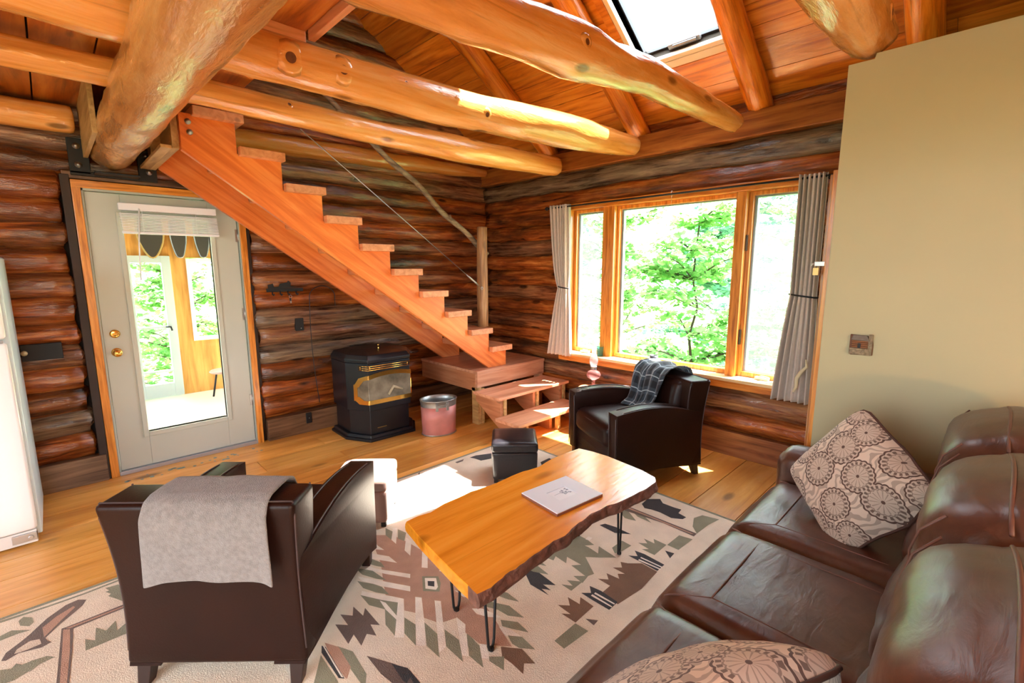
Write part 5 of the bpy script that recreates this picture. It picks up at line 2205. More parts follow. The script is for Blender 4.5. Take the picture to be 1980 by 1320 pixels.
# ================================================================== RUG
RUG_SHAPES = [
 ('T',[(1.175,-2.091),(1.262,-2.177),(1.286,-2.301),(1.299,-2.422),(1.322,-2.646),(1.269,-2.81),(1.271,-2.971),(1.243,-3.067),(1.211,-3.169),(1.137,-3.141),(1.13,-3.089),(1.128,-2.955),(1.067,-2.934),(1.047,-2.914),(1.021,-2.85),(1.011,-2.799),(0.985,-2.754),(1.024,-2.685),(0.976,-2.604),(1.019,-2.504),(1.081,-2.369),(1.115,-2.257)]),
 ('W',[(1.155,-2.155),(1.149,-2.213),(1.154,-2.273),(1.114,-2.226)]),
 ('W',[(1.091,-2.256),(1.143,-2.344),(1.144,-2.424),(1.066,-2.297)]),
 ('W',[(1.011,-2.3),(1.042,-2.392),(1.144,-2.551),(1.126,-2.578),(1.055,-2.463),(0.978,-2.315)]),
 ('G',[(1.065,-2.299),(1.086,-2.36),(1.079,-2.415),(1.053,-2.371),(1.02,-2.295)]),
 ('G',[(0.969,-2.313),(1.021,-2.394),(1.034,-2.512),(1.003,-2.464),(0.968,-2.385)]),
 ('W',[(0.945,-2.381),(0.999,-2.472),(1.093,-2.631),(1.073,-2.663),(1.005,-2.551),(0.945,-2.431)]),
 ('G',[(0.928,-2.415),(0.975,-2.492),(0.993,-2.539),(0.99,-2.612),(0.953,-2.556),(0.924,-2.484)]),
 ('W',[(0.91,-2.499),(0.995,-2.634),(1.024,-2.685),(0.983,-2.752),(0.9,-2.891),(0.871,-2.862),(0.986,-2.691),(0.94,-2.613),(0.893,-2.522)]),
 ('G',[(0.891,-2.52),(0.947,-2.622),(0.991,-2.688),(0.877,-2.855),(0.881,-2.771),(0.926,-2.686),(0.888,-2.611)]),
 ('W',[(0.938,-2.617),(0.95,-2.65),(0.943,-2.763),(0.93,-2.78),(0.928,-2.688)]),
 ('W',[(1.069,-2.712),(1.088,-2.737),(1.009,-2.877),(0.941,-2.991),(0.913,-2.964),(0.981,-2.85)]),
 ('G',[(0.962,-2.791),(0.974,-2.862),(0.911,-2.962),(0.913,-2.871)]),
 ('G',[(1.009,-2.877),(1.01,-2.971),(0.945,-3.078),(0.942,-2.993)]),
 ('W',[(1.12,-2.795),(1.138,-2.819),(1.031,-2.992),(0.995,-3.053),(0.957,-3.057),(1.017,-2.961)]),
 ('G',[(1.047,-2.971),(1.055,-3.061),(0.998,-3.161),(0.997,-3.051)]),
 ('W',[(1.126,-2.951),(1.128,-3.013),(1.062,-3.11),(1.032,-3.155),(1.015,-3.131),(1.075,-3.035)]),
 ('G',[(1.1,-3.06),(1.096,-3.144),(1.037,-3.234),(1.034,-3.153)]),
 ('W',[(1.13,-3.093),(1.13,-3.134),(1.084,-3.222),(1.061,-3.199)]),
 ('G',[(1.088,-3.21),(1.124,-3.261),(1.085,-3.3),(1.075,-3.229)]),
 ('W',[(1.301,-2.111),(1.321,-2.13),(1.23,-2.269),(1.232,-2.215)]),
 ('G',[(1.271,-2.081),(1.281,-2.144),(1.232,-2.215),(1.233,-2.149)]),
 ('G',[(1.316,-2.144),(1.331,-2.211),(1.278,-2.277),(1.265,-2.23)]),
 ('W',[(1.304,-2.253),(1.307,-2.304),(1.227,-2.419),(1.231,-2.356)]),
 ('W',[(1.3,-2.423),(1.305,-2.467),(1.233,-2.573),(1.214,-2.547)]),
 ('W',[(1.292,-2.59),(1.279,-2.658),(1.261,-2.637)]),
 ('G',[(1.176,-2.608),(1.234,-2.665),(1.211,-2.717),(1.172,-2.762),(1.118,-2.704)]),
 ('W',[(1.178,-2.629),(1.218,-2.668),(1.186,-2.729),(1.167,-2.74),(1.136,-2.697)]),
 ('K',[(1.175,-2.658),(1.198,-2.682),(1.175,-2.715),(1.156,-2.688)]),
 ('D',[(0.832,-2.57),(0.837,-2.654),(0.866,-2.615),(0.862,-2.757),(0.835,-2.725),(0.822,-2.8),(0.798,-2.763),(0.752,-2.806),(0.757,-2.728),(0.718,-2.76),(0.72,-2.731),(0.726,-2.618),(0.764,-2.66),(0.768,-2.576),(0.804,-2.621)]),
 ('D',[(0.743,-2.868),(0.798,-2.973),(0.829,-3.049),(0.826,-3.126),(0.751,-3.053),(0.741,-2.985)]),
 ('K',[(0.794,-2.97),(0.828,-3.033),(0.826,-3.126),(0.807,-3.107),(0.812,-3.076),(0.789,-3.089),(0.785,-3.071)]),
 ('G',[(0.681,-2.74),(0.713,-2.809),(0.702,-2.947),(0.68,-2.982),(0.667,-2.97),(0.669,-2.87)]),
 ('T',[(0.651,-2.685),(0.683,-2.747),(0.674,-2.874),(0.638,-2.916),(0.633,-2.835)]),
 ('K',[(0.636,-2.692),(0.645,-2.71),(0.633,-2.908),(0.618,-2.89),(0.621,-2.727)]),
 ('W',[(0.639,-2.695),(0.643,-2.701),(0.632,-2.9),(0.627,-2.892)]),
 ('G',[(0.614,-2.737),(0.611,-2.894),(0.608,-2.912),(0.542,-2.848)]),
 ('W',[(1.229,-2.806),(1.257,-2.869),(1.257,-2.913),(1.229,-2.869)]),
 ('G',[(1.433,-2.903),(1.443,-2.928),(1.417,-2.946),(1.385,-2.9)]),
 ('G',[(1.351,-2.917),(1.382,-2.954),(1.397,-2.997),(1.393,-3.076),(1.367,-3.028),(1.343,-2.957)]),
 ('G',[(1.29,-2.966),(1.342,-3.062),(1.337,-3.162),(1.295,-3.103),(1.288,-3.046),(1.255,-2.977)]),
 ('W',[(1.209,-2.957),(1.243,-2.991),(1.258,-3.042),(1.268,-3.094),(1.227,-3.048),(1.203,-3.0)]),
 ('G',[(1.255,-3.099),(1.299,-3.16),(1.291,-3.236),(1.254,-3.172),(1.235,-3.131)]),
 ('W',[(1.204,-3.101),(1.232,-3.134),(1.248,-3.178),(1.253,-3.232),(1.205,-3.179)]),
 ('G',[(1.216,-3.185),(1.253,-3.232),(1.244,-3.316),(1.203,-3.265),(1.198,-3.229)]),
 ('B',[(1.155,-3.208),(1.208,-3.276),(1.194,-3.363),(1.163,-3.332),(1.126,-3.364),(1.129,-3.299),(1.125,-3.248)]),
 ('G',[(1.103,-3.052),(1.1,-3.103),(1.093,-3.147),(1.037,-3.237),(1.039,-3.159),(1.063,-3.108)]),
 ('G',[(1.087,-3.211),(1.131,-3.254),(1.085,-3.3),(1.079,-3.241)]),
 ('T',[(1.151,-2.985),(1.239,-3.072),(1.187,-3.24),(1.131,-3.174),(1.103,-3.136),(1.099,-3.048)]),
 ('K',[(1.584,-2.911),(1.616,-2.975),(1.601,-3.12),(1.561,-3.073),(1.557,-3.126),(1.533,-3.089),(1.523,-3.147),(1.517,-3.03)]),
 ('G',[(1.591,-2.919),(1.694,-2.903),(1.68,-2.99),(1.653,-2.931),(1.637,-3.043),(1.598,-2.973)]),
 ('G',[(1.73,-2.921),(2.025,-2.928),(2.025,-2.988),(2.01,-3.05),(1.967,-3.017),(1.97,-3.039),(1.96,-3.112),(2.017,-3.076),(1.999,-3.202),(1.94,-3.144),(1.886,-3.083),(1.804,-3.199),(1.769,-3.188),(1.706,-3.201),(1.717,-3.136),(1.759,-3.178),(1.776,-3.076),(1.817,-3.108),(1.817,-3.014),(1.771,-3.046),(1.778,-2.968),(1.742,-2.984)]),
 ('G',[(1.625,-3.135),(1.656,-3.18),(1.669,-3.135),(1.715,-3.195),(1.623,-3.198)]),
 ('W',[(2.02,-2.982),(2.054,-2.976),(2.06,-3.002),(2.025,-3.007)]),
 ('B',[(1.999,-3.27),(2.051,-3.322),(2.046,-3.413),(1.876,-3.425),(1.703,-3.404),(1.714,-3.308),(1.785,-3.307),(1.787,-3.235),(1.819,-3.275),(1.853,-3.24),(1.861,-3.309),(1.889,-3.282),(1.914,-3.307),(1.914,-3.236),(1.948,-3.269),(1.983,-3.238)]),
 ('K',[(1.645,-3.24),(1.678,-3.273),(1.714,-3.238),(1.724,-3.297),(1.715,-3.396),(1.645,-3.397),(1.643,-3.306)]),
 ('W',[(1.675,-3.283),(1.673,-3.394),(1.666,-3.395),(1.662,-3.284)]),
 ('W',[(1.696,-3.284),(1.698,-3.392),(1.69,-3.394),(1.684,-3.286)]),
 ('K',[(2.06,-3.236),(2.09,-3.274),(2.124,-3.236),(2.133,-3.29),(2.124,-3.41),(2.051,-3.41),(2.057,-3.31)]),
 ('W',[(2.073,-3.292),(2.079,-3.414),(2.071,-3.415),(2.06,-3.296)]),
 ('W',[(2.097,-3.29),(2.1,-3.411),(2.092,-3.411),(2.087,-3.292)]),
 ('B',[(1.504,-3.215),(1.54,-3.256),(1.577,-3.214),(1.579,-3.282),(1.619,-3.255),(1.613,-3.334),(1.476,-3.339),(1.474,-3.261),(1.5,-3.292)]),
 ('G',[(1.472,-3.341),(1.476,-3.407),(1.33,-3.395),(1.333,-3.341)]),
 ('G',[(2.202,-3.211),(2.233,-3.25),(2.262,-3.211),(2.261,-3.278),(2.298,-3.252),(2.296,-3.331),(2.163,-3.332),(2.163,-3.256),(2.19,-3.283)]),
 ('G',[(2.299,-3.334),(2.436,-3.336),(2.452,-3.408),(2.299,-3.4)]),
 ('K',[(2.241,-3.352),(2.253,-3.399),(2.196,-3.404)]),
 ('D',[(1.525,-3.355),(1.556,-3.4),(1.519,-3.404)]),
 ('G',[(2.058,-3.135),(2.156,-3.136),(2.151,-3.198),(2.069,-3.191),(2.025,-3.175)]),
 ('K',[(2.2,-2.951),(2.237,-2.966),(2.252,-3.035),(2.249,-3.075),(2.249,-3.137),(2.194,-3.063)]),
 ('G',[(2.426,-2.941),(2.471,-2.974),(2.398,-3.079),(2.377,-3.013)]),
 ('G',[(2.483,-2.998),(2.488,-3.075),(2.443,-3.157),(2.448,-3.059)]),
 ('D',[(2.454,-2.944),(2.517,-2.956),(2.525,-3.399),(2.485,-3.4),(2.492,-3.205)]),
 ('T',[(2.492,-2.961),(2.507,-2.967),(2.511,-3.389),(2.499,-3.377)]),
 ('K',[(2.608,-2.994),(2.694,-2.985),(2.754,-3.044),(2.714,-3.086),(2.715,-3.164),(2.722,-3.208),(2.668,-3.216),(2.654,-3.273),(2.618,-3.268),(2.581,-3.213),(2.594,-3.131),(2.588,-3.076),(2.572,-3.035)]),
 ('G',[(2.68,-3.31),(2.749,-3.332),(2.774,-3.426),(2.662,-3.406),(2.525,-3.399),(2.581,-3.348)]),
 ('G',[(-0.314,-1.568),(-0.166,-1.586),(-0.038,-1.588),(0.091,-1.576),(0.09,-1.591),(-0.039,-1.601),(-0.166,-1.599),(-0.313,-1.588)]),
 ('D',[(-0.201,-1.743),(-0.166,-1.693),(-0.105,-1.638),(-0.063,-1.629),(-0.035,-1.656),(-0.049,-1.693),(-0.076,-1.725),(-0.125,-1.779),(-0.172,-1.844),(-0.166,-1.871),(-0.153,-1.892),(-0.183,-1.903),(-0.248,-1.879),(-0.283,-1.896),(-0.296,-1.886),(-0.285,-1.842),(-0.244,-1.801),(-0.215,-1.766)]),
 ('T',[(-0.181,-1.755),(-0.136,-1.706),(-0.08,-1.671),(-0.074,-1.685),(-0.125,-1.757),(-0.166,-1.821),(-0.175,-1.834)]),
 ('C',[(-0.254,-1.847),(-0.217,-1.822),(-0.189,-1.835),(-0.183,-1.875),(-0.221,-1.879),(-0.261,-1.873)]),
 ('G',[(-0.256,-1.628),(-0.241,-1.608),(-0.214,-1.638),(-0.207,-1.684),(-0.221,-1.704),(-0.249,-1.673)]),
 ('G',[(-0.308,-1.697),(-0.275,-1.685),(-0.215,-1.74),(-0.252,-1.73),(-0.306,-1.734)]),
 ('D',[(-0.142,-2.177),(-0.128,-1.93),(-0.122,-1.821),(-0.109,-1.823),(0.087,-1.818),(0.089,-1.85),(-0.086,-1.856),(-0.093,-2.004),(-0.108,-2.21)]),
 ('T',[(-0.133,-2.186),(-0.121,-1.936),(-0.117,-1.833),(-0.096,-1.85),(-0.1,-1.998),(-0.114,-2.204)]),
 ('T',[(-0.109,-1.83),(0.089,-1.83),(0.089,-1.841),(-0.097,-1.843)]),
 ('G',[(-0.053,-1.971),(-0.024,-2.007),(-0.016,-1.917),(0.014,-1.969),(0.049,-1.923),(0.047,-2.001),(0.079,-1.973),(0.074,-2.05),(-0.055,-2.051)]),
 ('G',[(-0.296,-1.945),(-0.265,-1.966),(-0.253,-1.944),(-0.237,-1.969),(-0.209,-1.968),(-0.167,-1.978),(-0.144,-2.007),(-0.188,-2.014),(-0.218,-2.039),(-0.211,-2.028),(-0.255,-2.049),(-0.277,-2.045),(-0.292,-2.03)]),
 ('G',[(0.035,-1.613),(0.084,-1.622),(0.092,-1.688),(0.086,-1.791),(0.063,-1.742),(0.04,-1.696),(0.051,-1.684),(0.033,-1.648),(0.047,-1.648)]),
 ('K',[(2.292,-1.615),(2.355,-1.618),(2.475,-1.674),(2.403,-1.755),(2.317,-1.727),(2.308,-1.661)]),
 ('D',[(2.151,-1.607),(2.239,-1.607),(2.207,-1.634),(2.15,-1.634)]),
 ('D',[(1.449,-1.356),(1.483,-1.353),(1.44,-1.406),(1.471,-1.424),(1.431,-1.431)]),
 ('D',[(1.824,-1.578),(1.85,-1.566),(1.817,-1.609),(1.863,-1.629),(1.811,-1.639)]),
 ('K',[(2.632,-2.081),(2.744,-2.076),(2.72,-2.167),(2.588,-2.202),(2.56,-2.174)]),
]

RC = {'T': '#bc937c', 'W': '#f6eee2', 'G': '#8c8c74', 'D': '#6a5850', 'K': '#2a2a30', 'B': '#7a5a42', 'C': '#d8c8b4'}
rm = [plain('rug_cream', '#eaddc9', .95, bump=.5, bscale=220, vary=.07, vscale=9, sheen=.2)]
keys = list(RC)
for k in keys:
    rm.append(plain('rug_' + {'T': 'tan', 'W': 'white', 'G': 'sage', 'D': 'umber', 'K': 'black', 'B': 'brown', 'C': 'sand'}[k], RC[k], .95, bump=.5, bscale=220, vary=.10, vscale=14, sheen=.2))
mb = MB()
mb.sm = False
mb.box(-.78, 2.83, -4.05, -1.545, .0005, .012)
mb.m = 1 + keys.index('G')
for (a, b, c, d) in ((-.78, 2.83, -1.565, -1.545), (2.81, 2.83, -4.05, -1.545)):
    mb.box(a, b, c, d, .0118, .0123)
for i, (c, pts) in enumerate(RUG_SHAPES):
    pts = [(x, min(y, -1.57)) for x, y in pts]
    mb.m = 1 + keys.index(c)
    tri = tessellate_polygon([[Vector((p[0], p[1], 0)) for p in pts]])
    mb.add([(p[0], p[1], .0122 + i * .000012) for p in pts], [tuple(t) for t in tri])
ro = mb.build('area_rug', rm, recalc=False)
tag(ro, 'large cream lodge rug with tan, sage and black zigzag and leaf motifs', 'rug')

# ================================================================== CURTAINS
def curtain(label, ya, yb, zt, zb, tie_z, tie, top, bot, group, nf=6, x0=3.745):
    """edges given as (y_left, y_right) at top, tie and bottom"""
    o = thing('curtain', label, 'curtain', (x0, (top[0] + top[1]) / 2, zb), 0, group)
    oy = (top[0] + top[1]) / 2
    nu, nv = 72, 44

    def f(u, v):
        z = zb + (zt - zb) * v
        if z > tie_z:
            t = (z - tie_z) / (zt - tie_z)
            k = min(1, t * 1.0) ** .55
            a = tie[0] + (top[0] - tie[0]) * k
            b = tie[1] + (top[1] - tie[1]) * k
        else:
            t = (tie_z - z) / (tie_z - zb)
            k = t ** .8
            a = tie[0] + (bot[0] - tie[0]) * k
            b = tie[1] + (bot[1] - tie[1]) * k
        w = abs(a - b)
        y = a + (b - a) * u
        amp = .027 + .012 * math.sin(u * 7 + 1) - .006 * math.exp(-((z - tie_z) / .12) ** 2)
        x = -amp * math.sin(u * nf * 2 * PI + .4 * math.sin(z * 3)) - .006 * math.sin(u * nf * 4 * PI + z)
        x -= .02 * math.exp(-((z - tie_z) / .05) ** 2) * 0
        return Vector((x, y - oy, z - zb))
    mb = MB()
    mb.sheet(f, nu, nv)
    mb.build('cloth', M_CURTAIN, o, solid=.003)
    mb = MB()
    c = (tie[0] + tie[1]) / 2 - oy
    hw = abs(tie[0] - tie[1]) / 2 + .008
    mb.tube([(.036 * math.cos(k * PI / 8), c + hw * math.sin(k * PI / 8), tie_z - zb + .01 * math.sin(k * PI / 8)) for k in range(16)], .006, 8, closed=True)
    mb.build('tieback', M_BLACKM, o)
    return o


cu = 'taupe linen curtains at the picture window'
curtain('taupe curtain tied back at the corner side of the picture window', 0, 0, 2.15, .635, 1.335, (-1.315, -1.425), (-1.195, -1.425), (-1.19, -1.475), cu, 6)
curtain('taupe curtain tied back beside the green partition', 0, 0, 2.15, .575, 1.335, (-3.44, -3.60), (-3.435, -3.60), (-3.375, -3.635), cu, 6)
rod = thing('curtain_rod', 'thin black curtain rod across the top of the picture window', 'curtain rod', (3.745, -2.4, 2.128))
mb = MB()
mb.tube([(0, 1.25, 0), (0, -1.24, 0)], .008, 10)
mb.build('pole', M_BLACKM, rod)
for yy in (1.26, -1.25):
    mb = MB()
    m = Matrix.Translation((0, yy, 0)) @ Matrix.Rotation(R(90), 4, 'X')
    t_ = MB()
    t_.lathe([(0, -.02), (.014, -.016), (.02, 0), (.014, .016), (0, .02)], 14)
    mb.add([m @ Vector(v) for v in t_.v], t_.f)
    mb.build('finial', M_BLACKM, rod)
for yy in (1.215, -1.205):
    mb = MB()
    mb.tube([(0, yy, 0), (.0, yy, -.014), (.12, yy, -.02)], .006, 8)
    mb.sm = False
    mb.box(.105, .125, yy - .012, yy + .012, -.05, .02)
    mb.build('bracket', M_BLACKM, rod)

# white cord bundle at the lower curtain edge
mb = MB()
mb.tube([(0, 0, 0), (-.01, -.01, -.05), (-.02, .02, -.09), (-.01, .045, -.14), (-.02, .04, -.20), (-.03, .055, -.235)], [.005, .010, .012, .014, .011, .008], 8, True, .2, 3)
tag(mb.build('twisted_cord', M_ROPE, None, loc=(3.70, -3.585, .90)), 'cream twisted cord hanging beside the curtain near the partition', 'cord')
# fine string with hook in front of the centre pane
sg_ = thing('hanging_string', 'fine white string hanging from a hook before the centre pane', 'string', (3.83, -2.46, 2.15))
mb = MB()
mb.tube([(0, 0, -.03), (.0, .0, -.3), (.002, 0, -.62)], .0012, 5)
mb.build('string', M_ROPE, sg_)
mb = MB()
mb.tube([(.02, 0, .01), (.0, 0, .018), (-.012, 0, .006), (-.006, 0, -.012), (.004, .0, -.022), (-.004, 0, -.034)], .0025, 6)
mb.build('hook', M_WHITE, sg_)

# ================================================================== SMALL THINGS BY THE WINDOW
mug = thing('cup', 'small black and grey cup on the window sill', 'cup', (3.86, -2.345, .662))
mb = MB()
mb.lathe([(0, 0), (.030, 0), (.033, .004), (.037, .085), (.034, .085), (.030, .008), (0, .008)], 24, cap=False)
mb.build('cup_body', plain('charcoal_glaze', '#33343a', .35), mug)
jar = thing('glass_tumbler', 'pale green glass tumbler on the window sill by the mullion', 'glass', (3.86, -1.76, .662))
mb = MB()
mb.lathe([(0, 0), (.030, 0), (.034, .095), (.031, .095), (.027, .006), (0, .006)], 24, cap=False)
mb.build('tumbler', glass('green_glass', (.55, .8, .72, 1), haze=.1), jar)
st2 = thing('side_table', 'small low wooden table hidden behind the armchair, carrying the oil lamp', 'table', (3.62, -1.86, 0))
mb = MB()
mb.lathe([(0, 0), (.14, 0), (.14, .02), (0, .02)], 28, (0, 0, .38))
mb.build('tabletop', M_TREAD, st2)
for k in range(3):
    a_ = k * 2 * PI / 3
    mb = MB()
    mb.tube([(.08 * math.cos(a_), .08 * math.sin(a_), .38), (.11 * math.cos(a_), .11 * math.sin(a_), 0)], .012, 10)
    mb.build('leg', M_TREAD, st2)
lp = thing('oil_lamp', 'glass oil lamp with round red-tinted font and tall clear chimney', 'lamp', (3.62, -1.86, .40))
mb = MB()
mb.lathe([(0, 0), (.055, 0), (.055, .006), (.02, .02), (.014, .05), (.018, .075), (.0, .075)], 24)
mb.build('lamp_foot', M_LAMPGLASS, lp)
mb = MB()
mb.lathe([(0, .075), (.02, .077), (.055, .098), (.068, .125), (.055, .155), (.022, .172), (0, .173)], 28)
mb.build('font', M_LAMPOIL, lp)
mb = MB()
mb.lathe([(0, .173), (.026, .173), (.028, .182), (.022, .192), (.03, .200), (.03, .206), (0, .207)], 24)
mb.build('burner', M_GALV, lp)
mb = MB()
mb.lathe([(.026, .206), (.036, .235), (.041, .262), (.034, .292), (.022, .330), (.019, .40)], 28, cap=False)
mb.build('chimney', M_LAMPGLASS, lp, solid=.0015)

# hasp and padlock on the door casing by the partition
hp = thing('door_hasp', 'small silver hasp with brass padlock at the partition edge', 'padlock', (2.83, -3.835, 1.55))
mb = MB()
mb.sm = False
mb.box(-.012, .03, -.002, .045, -.012, .012)
mb.tube([(.0, .04, 0), (.0, .055, .0), (.0, .06, -.01)], .006, 8)
mb.build('hasp', M_STEEL, hp, bevel=.002)
mb = MB()
mb.tube([(-.0, .03, -.02), (-.0, .03, .0), (-.0, .038, .004), (-.0, .044, 0), (-.0, .044, -.02)], .0028, 8)
mb.sm = False
mb.box(-.008, .008, .024, .050, -.058, -.02)
mb.build('padlock', plain('old_brass', '#c8a86a', .35, .6), hp, bevel=.002)

# little house plaque on the green wall
orn = thing('house_plaque', 'small brown log cabin plaque hanging on the green wall', 'wall ornament', (2.745, -4.035, 1.17))
M_ORB = plain('plaque_brown', '#6a3e22', .6, vary=.3, vscale=60)
M_ORG = plain('plaque_grey_roof', '#6e6258', .7, vary=.2, vscale=50)
M_ORS = plain('plaque_stone', '#8a7a62', .7, bump=1, bscale=90, vary=.35, vscale=80)
mb = MB()
mb.sm = False
mb.prism([(-.046, -.050), (.040, -.054), (.046, -.02), (.046, .045), (-.040, .040), (-.046, 0)], -.008, .004, 'X')
mb.build('backing', M_ORB, orn, bevel=.003)
mb = MB()
mb.sm = False
for k in range(4):
    mb.box(-.016, -.008, -.028, .036, -.016 + k * .009, -.009 + k * .009)
mb.build('log_wall', plain('plaque_orange', '#7e4a20', .6), orn, bevel=.001)
mb = MB()
mb.sm = False
mb.prism([(-.032, .018), (.040, .020), (.033, .044), (-.022, .044)], -.022, -.008, 'X')
mb.build('roof', M_ORG, orn, bevel=.002)
mb = MB()
mb.sm = False
mb.box(-.020, -.008, -.044, -.028, -.02, .05)
mb.build('chimney', M_ORS, orn, bevel=.002)
mb = MB()
mb.sm = False
mb.box(-.018, -.014, .0, .012, -.016, .006)
mb.build('doorway', M_BLACKM, orn)
mb = MB()
mb.box(-.022, -.008, -.044, .044, -.05, -.018)
mb.build('stone_path', M_ORS, orn, bevel=.004)

# ================================================================== PORCH BEHIND THE DOOR
mb = MB()
mb.sm = False
mb.box(-1.2, 3.0, .2, 2.5, -.06, -.01)
struct(mb.build('floor', plain('porch_floor_paint', '#d8d4c0', .35)), 'pale porch floor beyond the door')
mb = MB()
mb.tint = (.6, .2, 0)
PY = 2.46
mb.box(-1.2, .64, PY, PY + .1, -.05, 2.6)
mb.box(1.06, 1.22, PY, PY + .1, -.05, 2.6)
mb.box(.64, 1.06, PY, PY + .1, 1.68, 2.6)
mb.box(1.22, 1.85, PY, PY + .1, 1.66, 2.6)
mb.box(1.22, 1.85, PY, PY + .1, -.05, .64)
mb.box(1.85, 3.0, PY, PY + .1, -.05, 2.6)
struct(mb.build('wall_porch', M_PORCH), 'knotty plywood porch wall')
mb = MB()
mb.tint = (.6, .2, 0)
mb.box(-1.2, 3.0, .25, 2.6, 2.6, 2.66)
struct(mb.build('ceiling', M_PORCH), 'porch ceiling')
d2 = thing('door_2', 'narrow aluminium screen door of the porch', 'door', (.85, PY, 0))
del d2['category']
struct(d2)
M_ALU = plain('pale_aluminium', '#c8d4d0', .4)
mb = MB()
mb.sm = False
for (a, b, c, d) in ((-.21, -.165, .0, 1.68), (.12, .21, .0, 1.68), (-.165, .12, 1.60, 1.68), (-.165, .12, .0, .16), (-.165, .12, .83, .855), (-.165, .12, .30, .32)):
    mb.box(a, b, -.03, .03, c, d)
mb.build('screen_door_frame', M_ALU, d2, bevel=.003)
mb = MB()
mb.tube([(.10, -.035, .845), (.14, -.07, .845), (.15, -.07, .80)], .010, 8)
mb.build('door_handle', M_BLACKM, d2)
mb = MB()
mb.sm = False
mb.box(-.165, .12, .0, .004, .16, 1.60)
mb.build('pane', M_GLASS, d2)
w3 = thing('window_3', 'white framed porch window', 'window', (1.53, PY, 1.15))
del w3['category']
struct(w3)
mb = MB()
mb.sm = False
for (a, b, c, d) in ((-.31, -.27, -.50, .50), (.27, .31, -.50, .50), (-.27, .27, .46, .50), (-.27, .27, -.50, -.46)):
    mb.box(a, b, -.02, .04, c, d)
mb.build('window_frame', M_WHITE, w3, bevel=.003)
mb = MB()
mb.sm = False
mb.box(-.27, .27, .0, .004, -.46, .46)
mb.build('pane', M_GLASS, w3)

# snowshoes hanging on the porch wall, seen through the door
def snowshoe(label, x, w, z0, big):
    o = thing('snowshoe', label, 'snowshoe', (x, PY - .04, z0), 0, 'snowshoes on the porch wall')
    H = .62
    pts = []
    for k in range(28):
        a_ = k / 28 * 2 * PI
        yy = (math.sin(a_) * .5 + .5)
        ww = w * (.72 + .28 * min(1, yy * 3.0))
        pts.append((ww * math.copysign(abs(math.cos(a_)) ** (.9 if big else .55), math.cos(a_)) * .5, 0, H * yy))
    mb = MB()
    mb.tube(pts, .009 if big else .006, 8, closed=True)
    mb.build('hoop', M_SNOWSHOE if big else M_GALV, o)
    mb = MB()
    inn = [(p[0] * .93, p[2]) for p in pts]
    mb.prism(inn, -.003, .003, 'Y')
    mb.build('webbing', M_WEB, o)


snowshoe('wooden framed snowshoe hanging left on the porch wall', .90, .25, 1.655, True)
snowshoe('narrow dark snowshoe in the middle of the porch wall', 1.165, .16, 1.66, False)
snowshoe('narrow dark snowshoe on the right of the porch wall', 1.405, .16, 1.665, False)
ps = thing('porch_stool', 'round pale topped stool with splayed dark legs on the porch', 'stool', (1.42, 2.0, -.01))
mb = MB()
mb.lathe([(0, .30), (.15, .30), (.165, .315), (.15, .33), (0, .33)], 24)
mb.build('seat', plain('stool_pink', '#c8a08c', .4), ps)
for k in range(3):
    a_ = k * 2 * PI / 3 + .5
    mb = MB()
    mb.tube([(.09 * math.cos(a_), .09 * math.sin(a_), .30), (.15 * math.cos(a_), .15 * math.sin(a_), 0)], .011, 8)
    mb.build('leg', M_BLACKM, ps)

# worn blue paint specks on the boards before the door
mb = MB()
mb.sm = False
g5 = random.Random(2)
for k in range(26):
    x_, y_ = g5.uniform(.25, 1.15), -.13 - g5.uniform(0, .10)
    r_ = g5.uniform(.008, .022)
    mb.add([(x_ + r_ * g5.uniform(.6, 1.2) * math.cos(a * PI / 3), y_ + r_ * g5.uniform(.6, 1.2) * math.sin(a * PI / 3), .0012) for a in range(6)], [tuple(range(6))])
tag(mb.build('paint_flecks', M_BACKSPLASH), 'worn bluish paint flecks on the floorboards before the door', 'paint', kind='stuff')

# ================================================================== OUTSIDE
mb = MB()
mb.sm = False
mb.add([(4.2, -30, -1.2), (60, -30, -2), (60, 40, -2), (4.2, 40, -1.2)], [(0, 1, 2, 3)])
mb.add([(-30, 2.7, -.9), (4.2, 2.7, -.9), (4.2, 40, -1.2), (-30, 40, -1.2)], [(0, 1, 2, 3)])
struct(mb.build('ground', M_LIME), 'bright undergrowth outside')


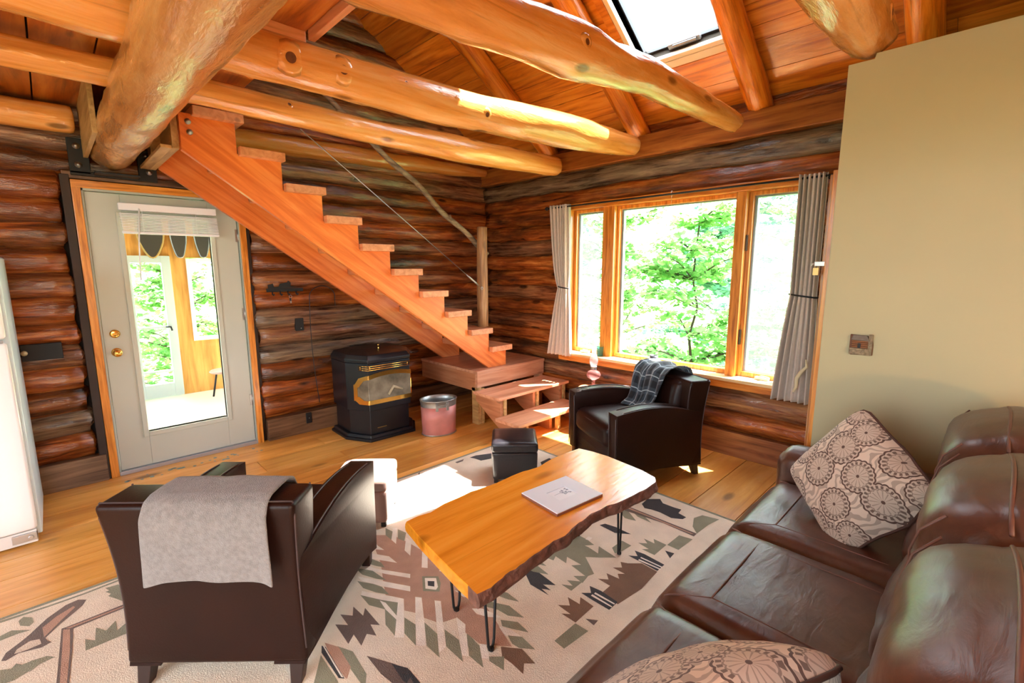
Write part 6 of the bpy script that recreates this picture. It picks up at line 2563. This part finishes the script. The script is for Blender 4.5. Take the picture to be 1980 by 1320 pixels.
def tree(label, loc, h, spread, nl, leaf, seed, mat, flat=.5, low=.0):
    o = thing('sapling', label, 'tree', loc, 0, 'leafy trees outside the windows')
    r = random.Random(seed)
    tr = MB()
    top = Vector((r.uniform(-.3, .3), r.uniform(-.3, .3), h))
    P = [Vector((0, 0, 0)).lerp(top, t / 10) + Vector((r.uniform(-.05, .05), r.uniform(-.05, .05), 0)) for t in range(11)]
    tr.tube(P, [.028 * (1 - .07 * t) for t in range(11)], 8)
    twigs = []
    for k in range(int(h * 15)):
        t = r.uniform(.08 + low, .98)
        b0 = P[min(10, int(t * 10))]
        a_ = r.uniform(0, 2 * PI)
        L_ = spread * (1.15 - .6 * t) * r.uniform(.5, 1)
        e = b0 + Vector((math.cos(a_) * L_, math.sin(a_) * L_, L_ * r.uniform(.0, .45)))
        m_ = b0.lerp(e, .5) + Vector((0, 0, .08 * L_))
        tr.tube([b0, m_, e], [.012, .009, .004], 5)
        twigs.append((b0, m_, e))
    lf = MB()
    for k in range(nl):
        b0, m_, e = r.choice(twigs)
        t = r.random() ** .6
        p = (b0.lerp(m_, t * 2) if t < .5 else m_.lerp(e, t * 2 - 1)) + Vector((r.gauss(0, .10), r.gauss(0, .10), r.gauss(0, .06)))
        lf.tint = (r.random() ** 1.2, 0, 0)
        s = leaf * r.uniform(.6, 1.3)
        n_ = Vector((r.gauss(0, flat), r.gauss(0, flat), 1)).normalized()
        X = n_.orthogonal().normalized()
        X = Matrix.Rotation(r.uniform(0, 6.28), 3, n_) @ X
        Y = n_.cross(X)
        # five-lobed leaf with a folded midrib
        pts = [p - X * s * .5, p - X * s * .25 + Y * s * .42 + n_ * s * .08, p + X * s * .05 + Y * s * .22, p + X * s * .2 + Y * s * .45 + n_ * s * .08, p + X * s * .6, p + X * s * .2 - Y * s * .45 + n_ * s * .08, p + X * s * .05 - Y * s * .22, p - X * s * .25 - Y * s * .42 + n_ * s * .08]
        lf.add(pts, [(0, 1, 2), (2, 3, 4, 0), (0, 4, 5, 6), (0, 6, 7)])
    f = lf.build('foliage', mat, o, recalc=False)
    tr.build('trunk', M_TRUNK, o)
    return o


TL = [('bright leafy sapling close outside the centre pane', (6.3, -1.6, -1.3), 3.8, 1.3, 5200, .10, 11, M_LEAF),
      ('bright leafy sapling seen left through the picture window', (6.8, -.1, -1.3), 4.3, 1.4, 5200, .10, 12, M_LEAF),
      ('pale green young tree behind the mullion', (7.2, -2.9, -1.4), 3.8, 1.4, 5200, .10, 13, M_LEAF),
      ('tall blue-green tree standing back at the left of the window', (8.6, 2.4, -1.5), 6.0, 1.8, 6000, .12, 14, M_LEAF2),
      ('blue-green tree in the woods behind the saplings', (9.6, -.6, -1.6), 5.2, 1.9, 6500, .13, 15, M_LEAF2),
      ('thin leafy tree further back in the woods', (9.8, -3.6, -1.6), 4.6, 1.7, 5000, .13, 16, M_LEAF),
      ('leafy tree outside the porch screen door', (1.6, 5.0, -1.0), 3.8, 1.4, 4500, .11, 17, M_LEAF),
      ('leafy tree outside the porch window', (3.0, 5.6, -1.0), 4.4, 1.6, 4500, .11, 18, M_LEAF)]
for (lab, loc, h, sp_, nl, lf_, sd, mt_) in TL:
    tree(lab, loc, h, sp_, nl, lf_, sd, mt_)

# warm lamp standing behind the viewpoint
fl = thing('floor_lamp', 'floor lamp behind the sofa outside the photo', 'lamp', (.1, -6.1, 0))
mb = MB()
mb.lathe([(0, 0), (.13, 0), (.13, .02), (.015, .03), (.012, 1.25)], 24)
mb.build('pole', M_BLACKM, fl)
mb = MB()
mb.lathe([(.18, 1.2), (.13, 1.45)], 28, cap=False)
mb.build('lamp_shade', plain('linen_shade', '#e8d0a0', .8), fl, solid=.003)
ld_ = bpy.data.lights.new('lamp_bulb', 'POINT')
ld_.energy = 60
ld_.color = (1.0, .52, .18)
ld_.shadow_soft_size = .08
lo = bpy.data.objects.new('lamp_bulb', ld_)
lo.location = (.1, -6.1, 1.16)
COL.objects.link(lo)
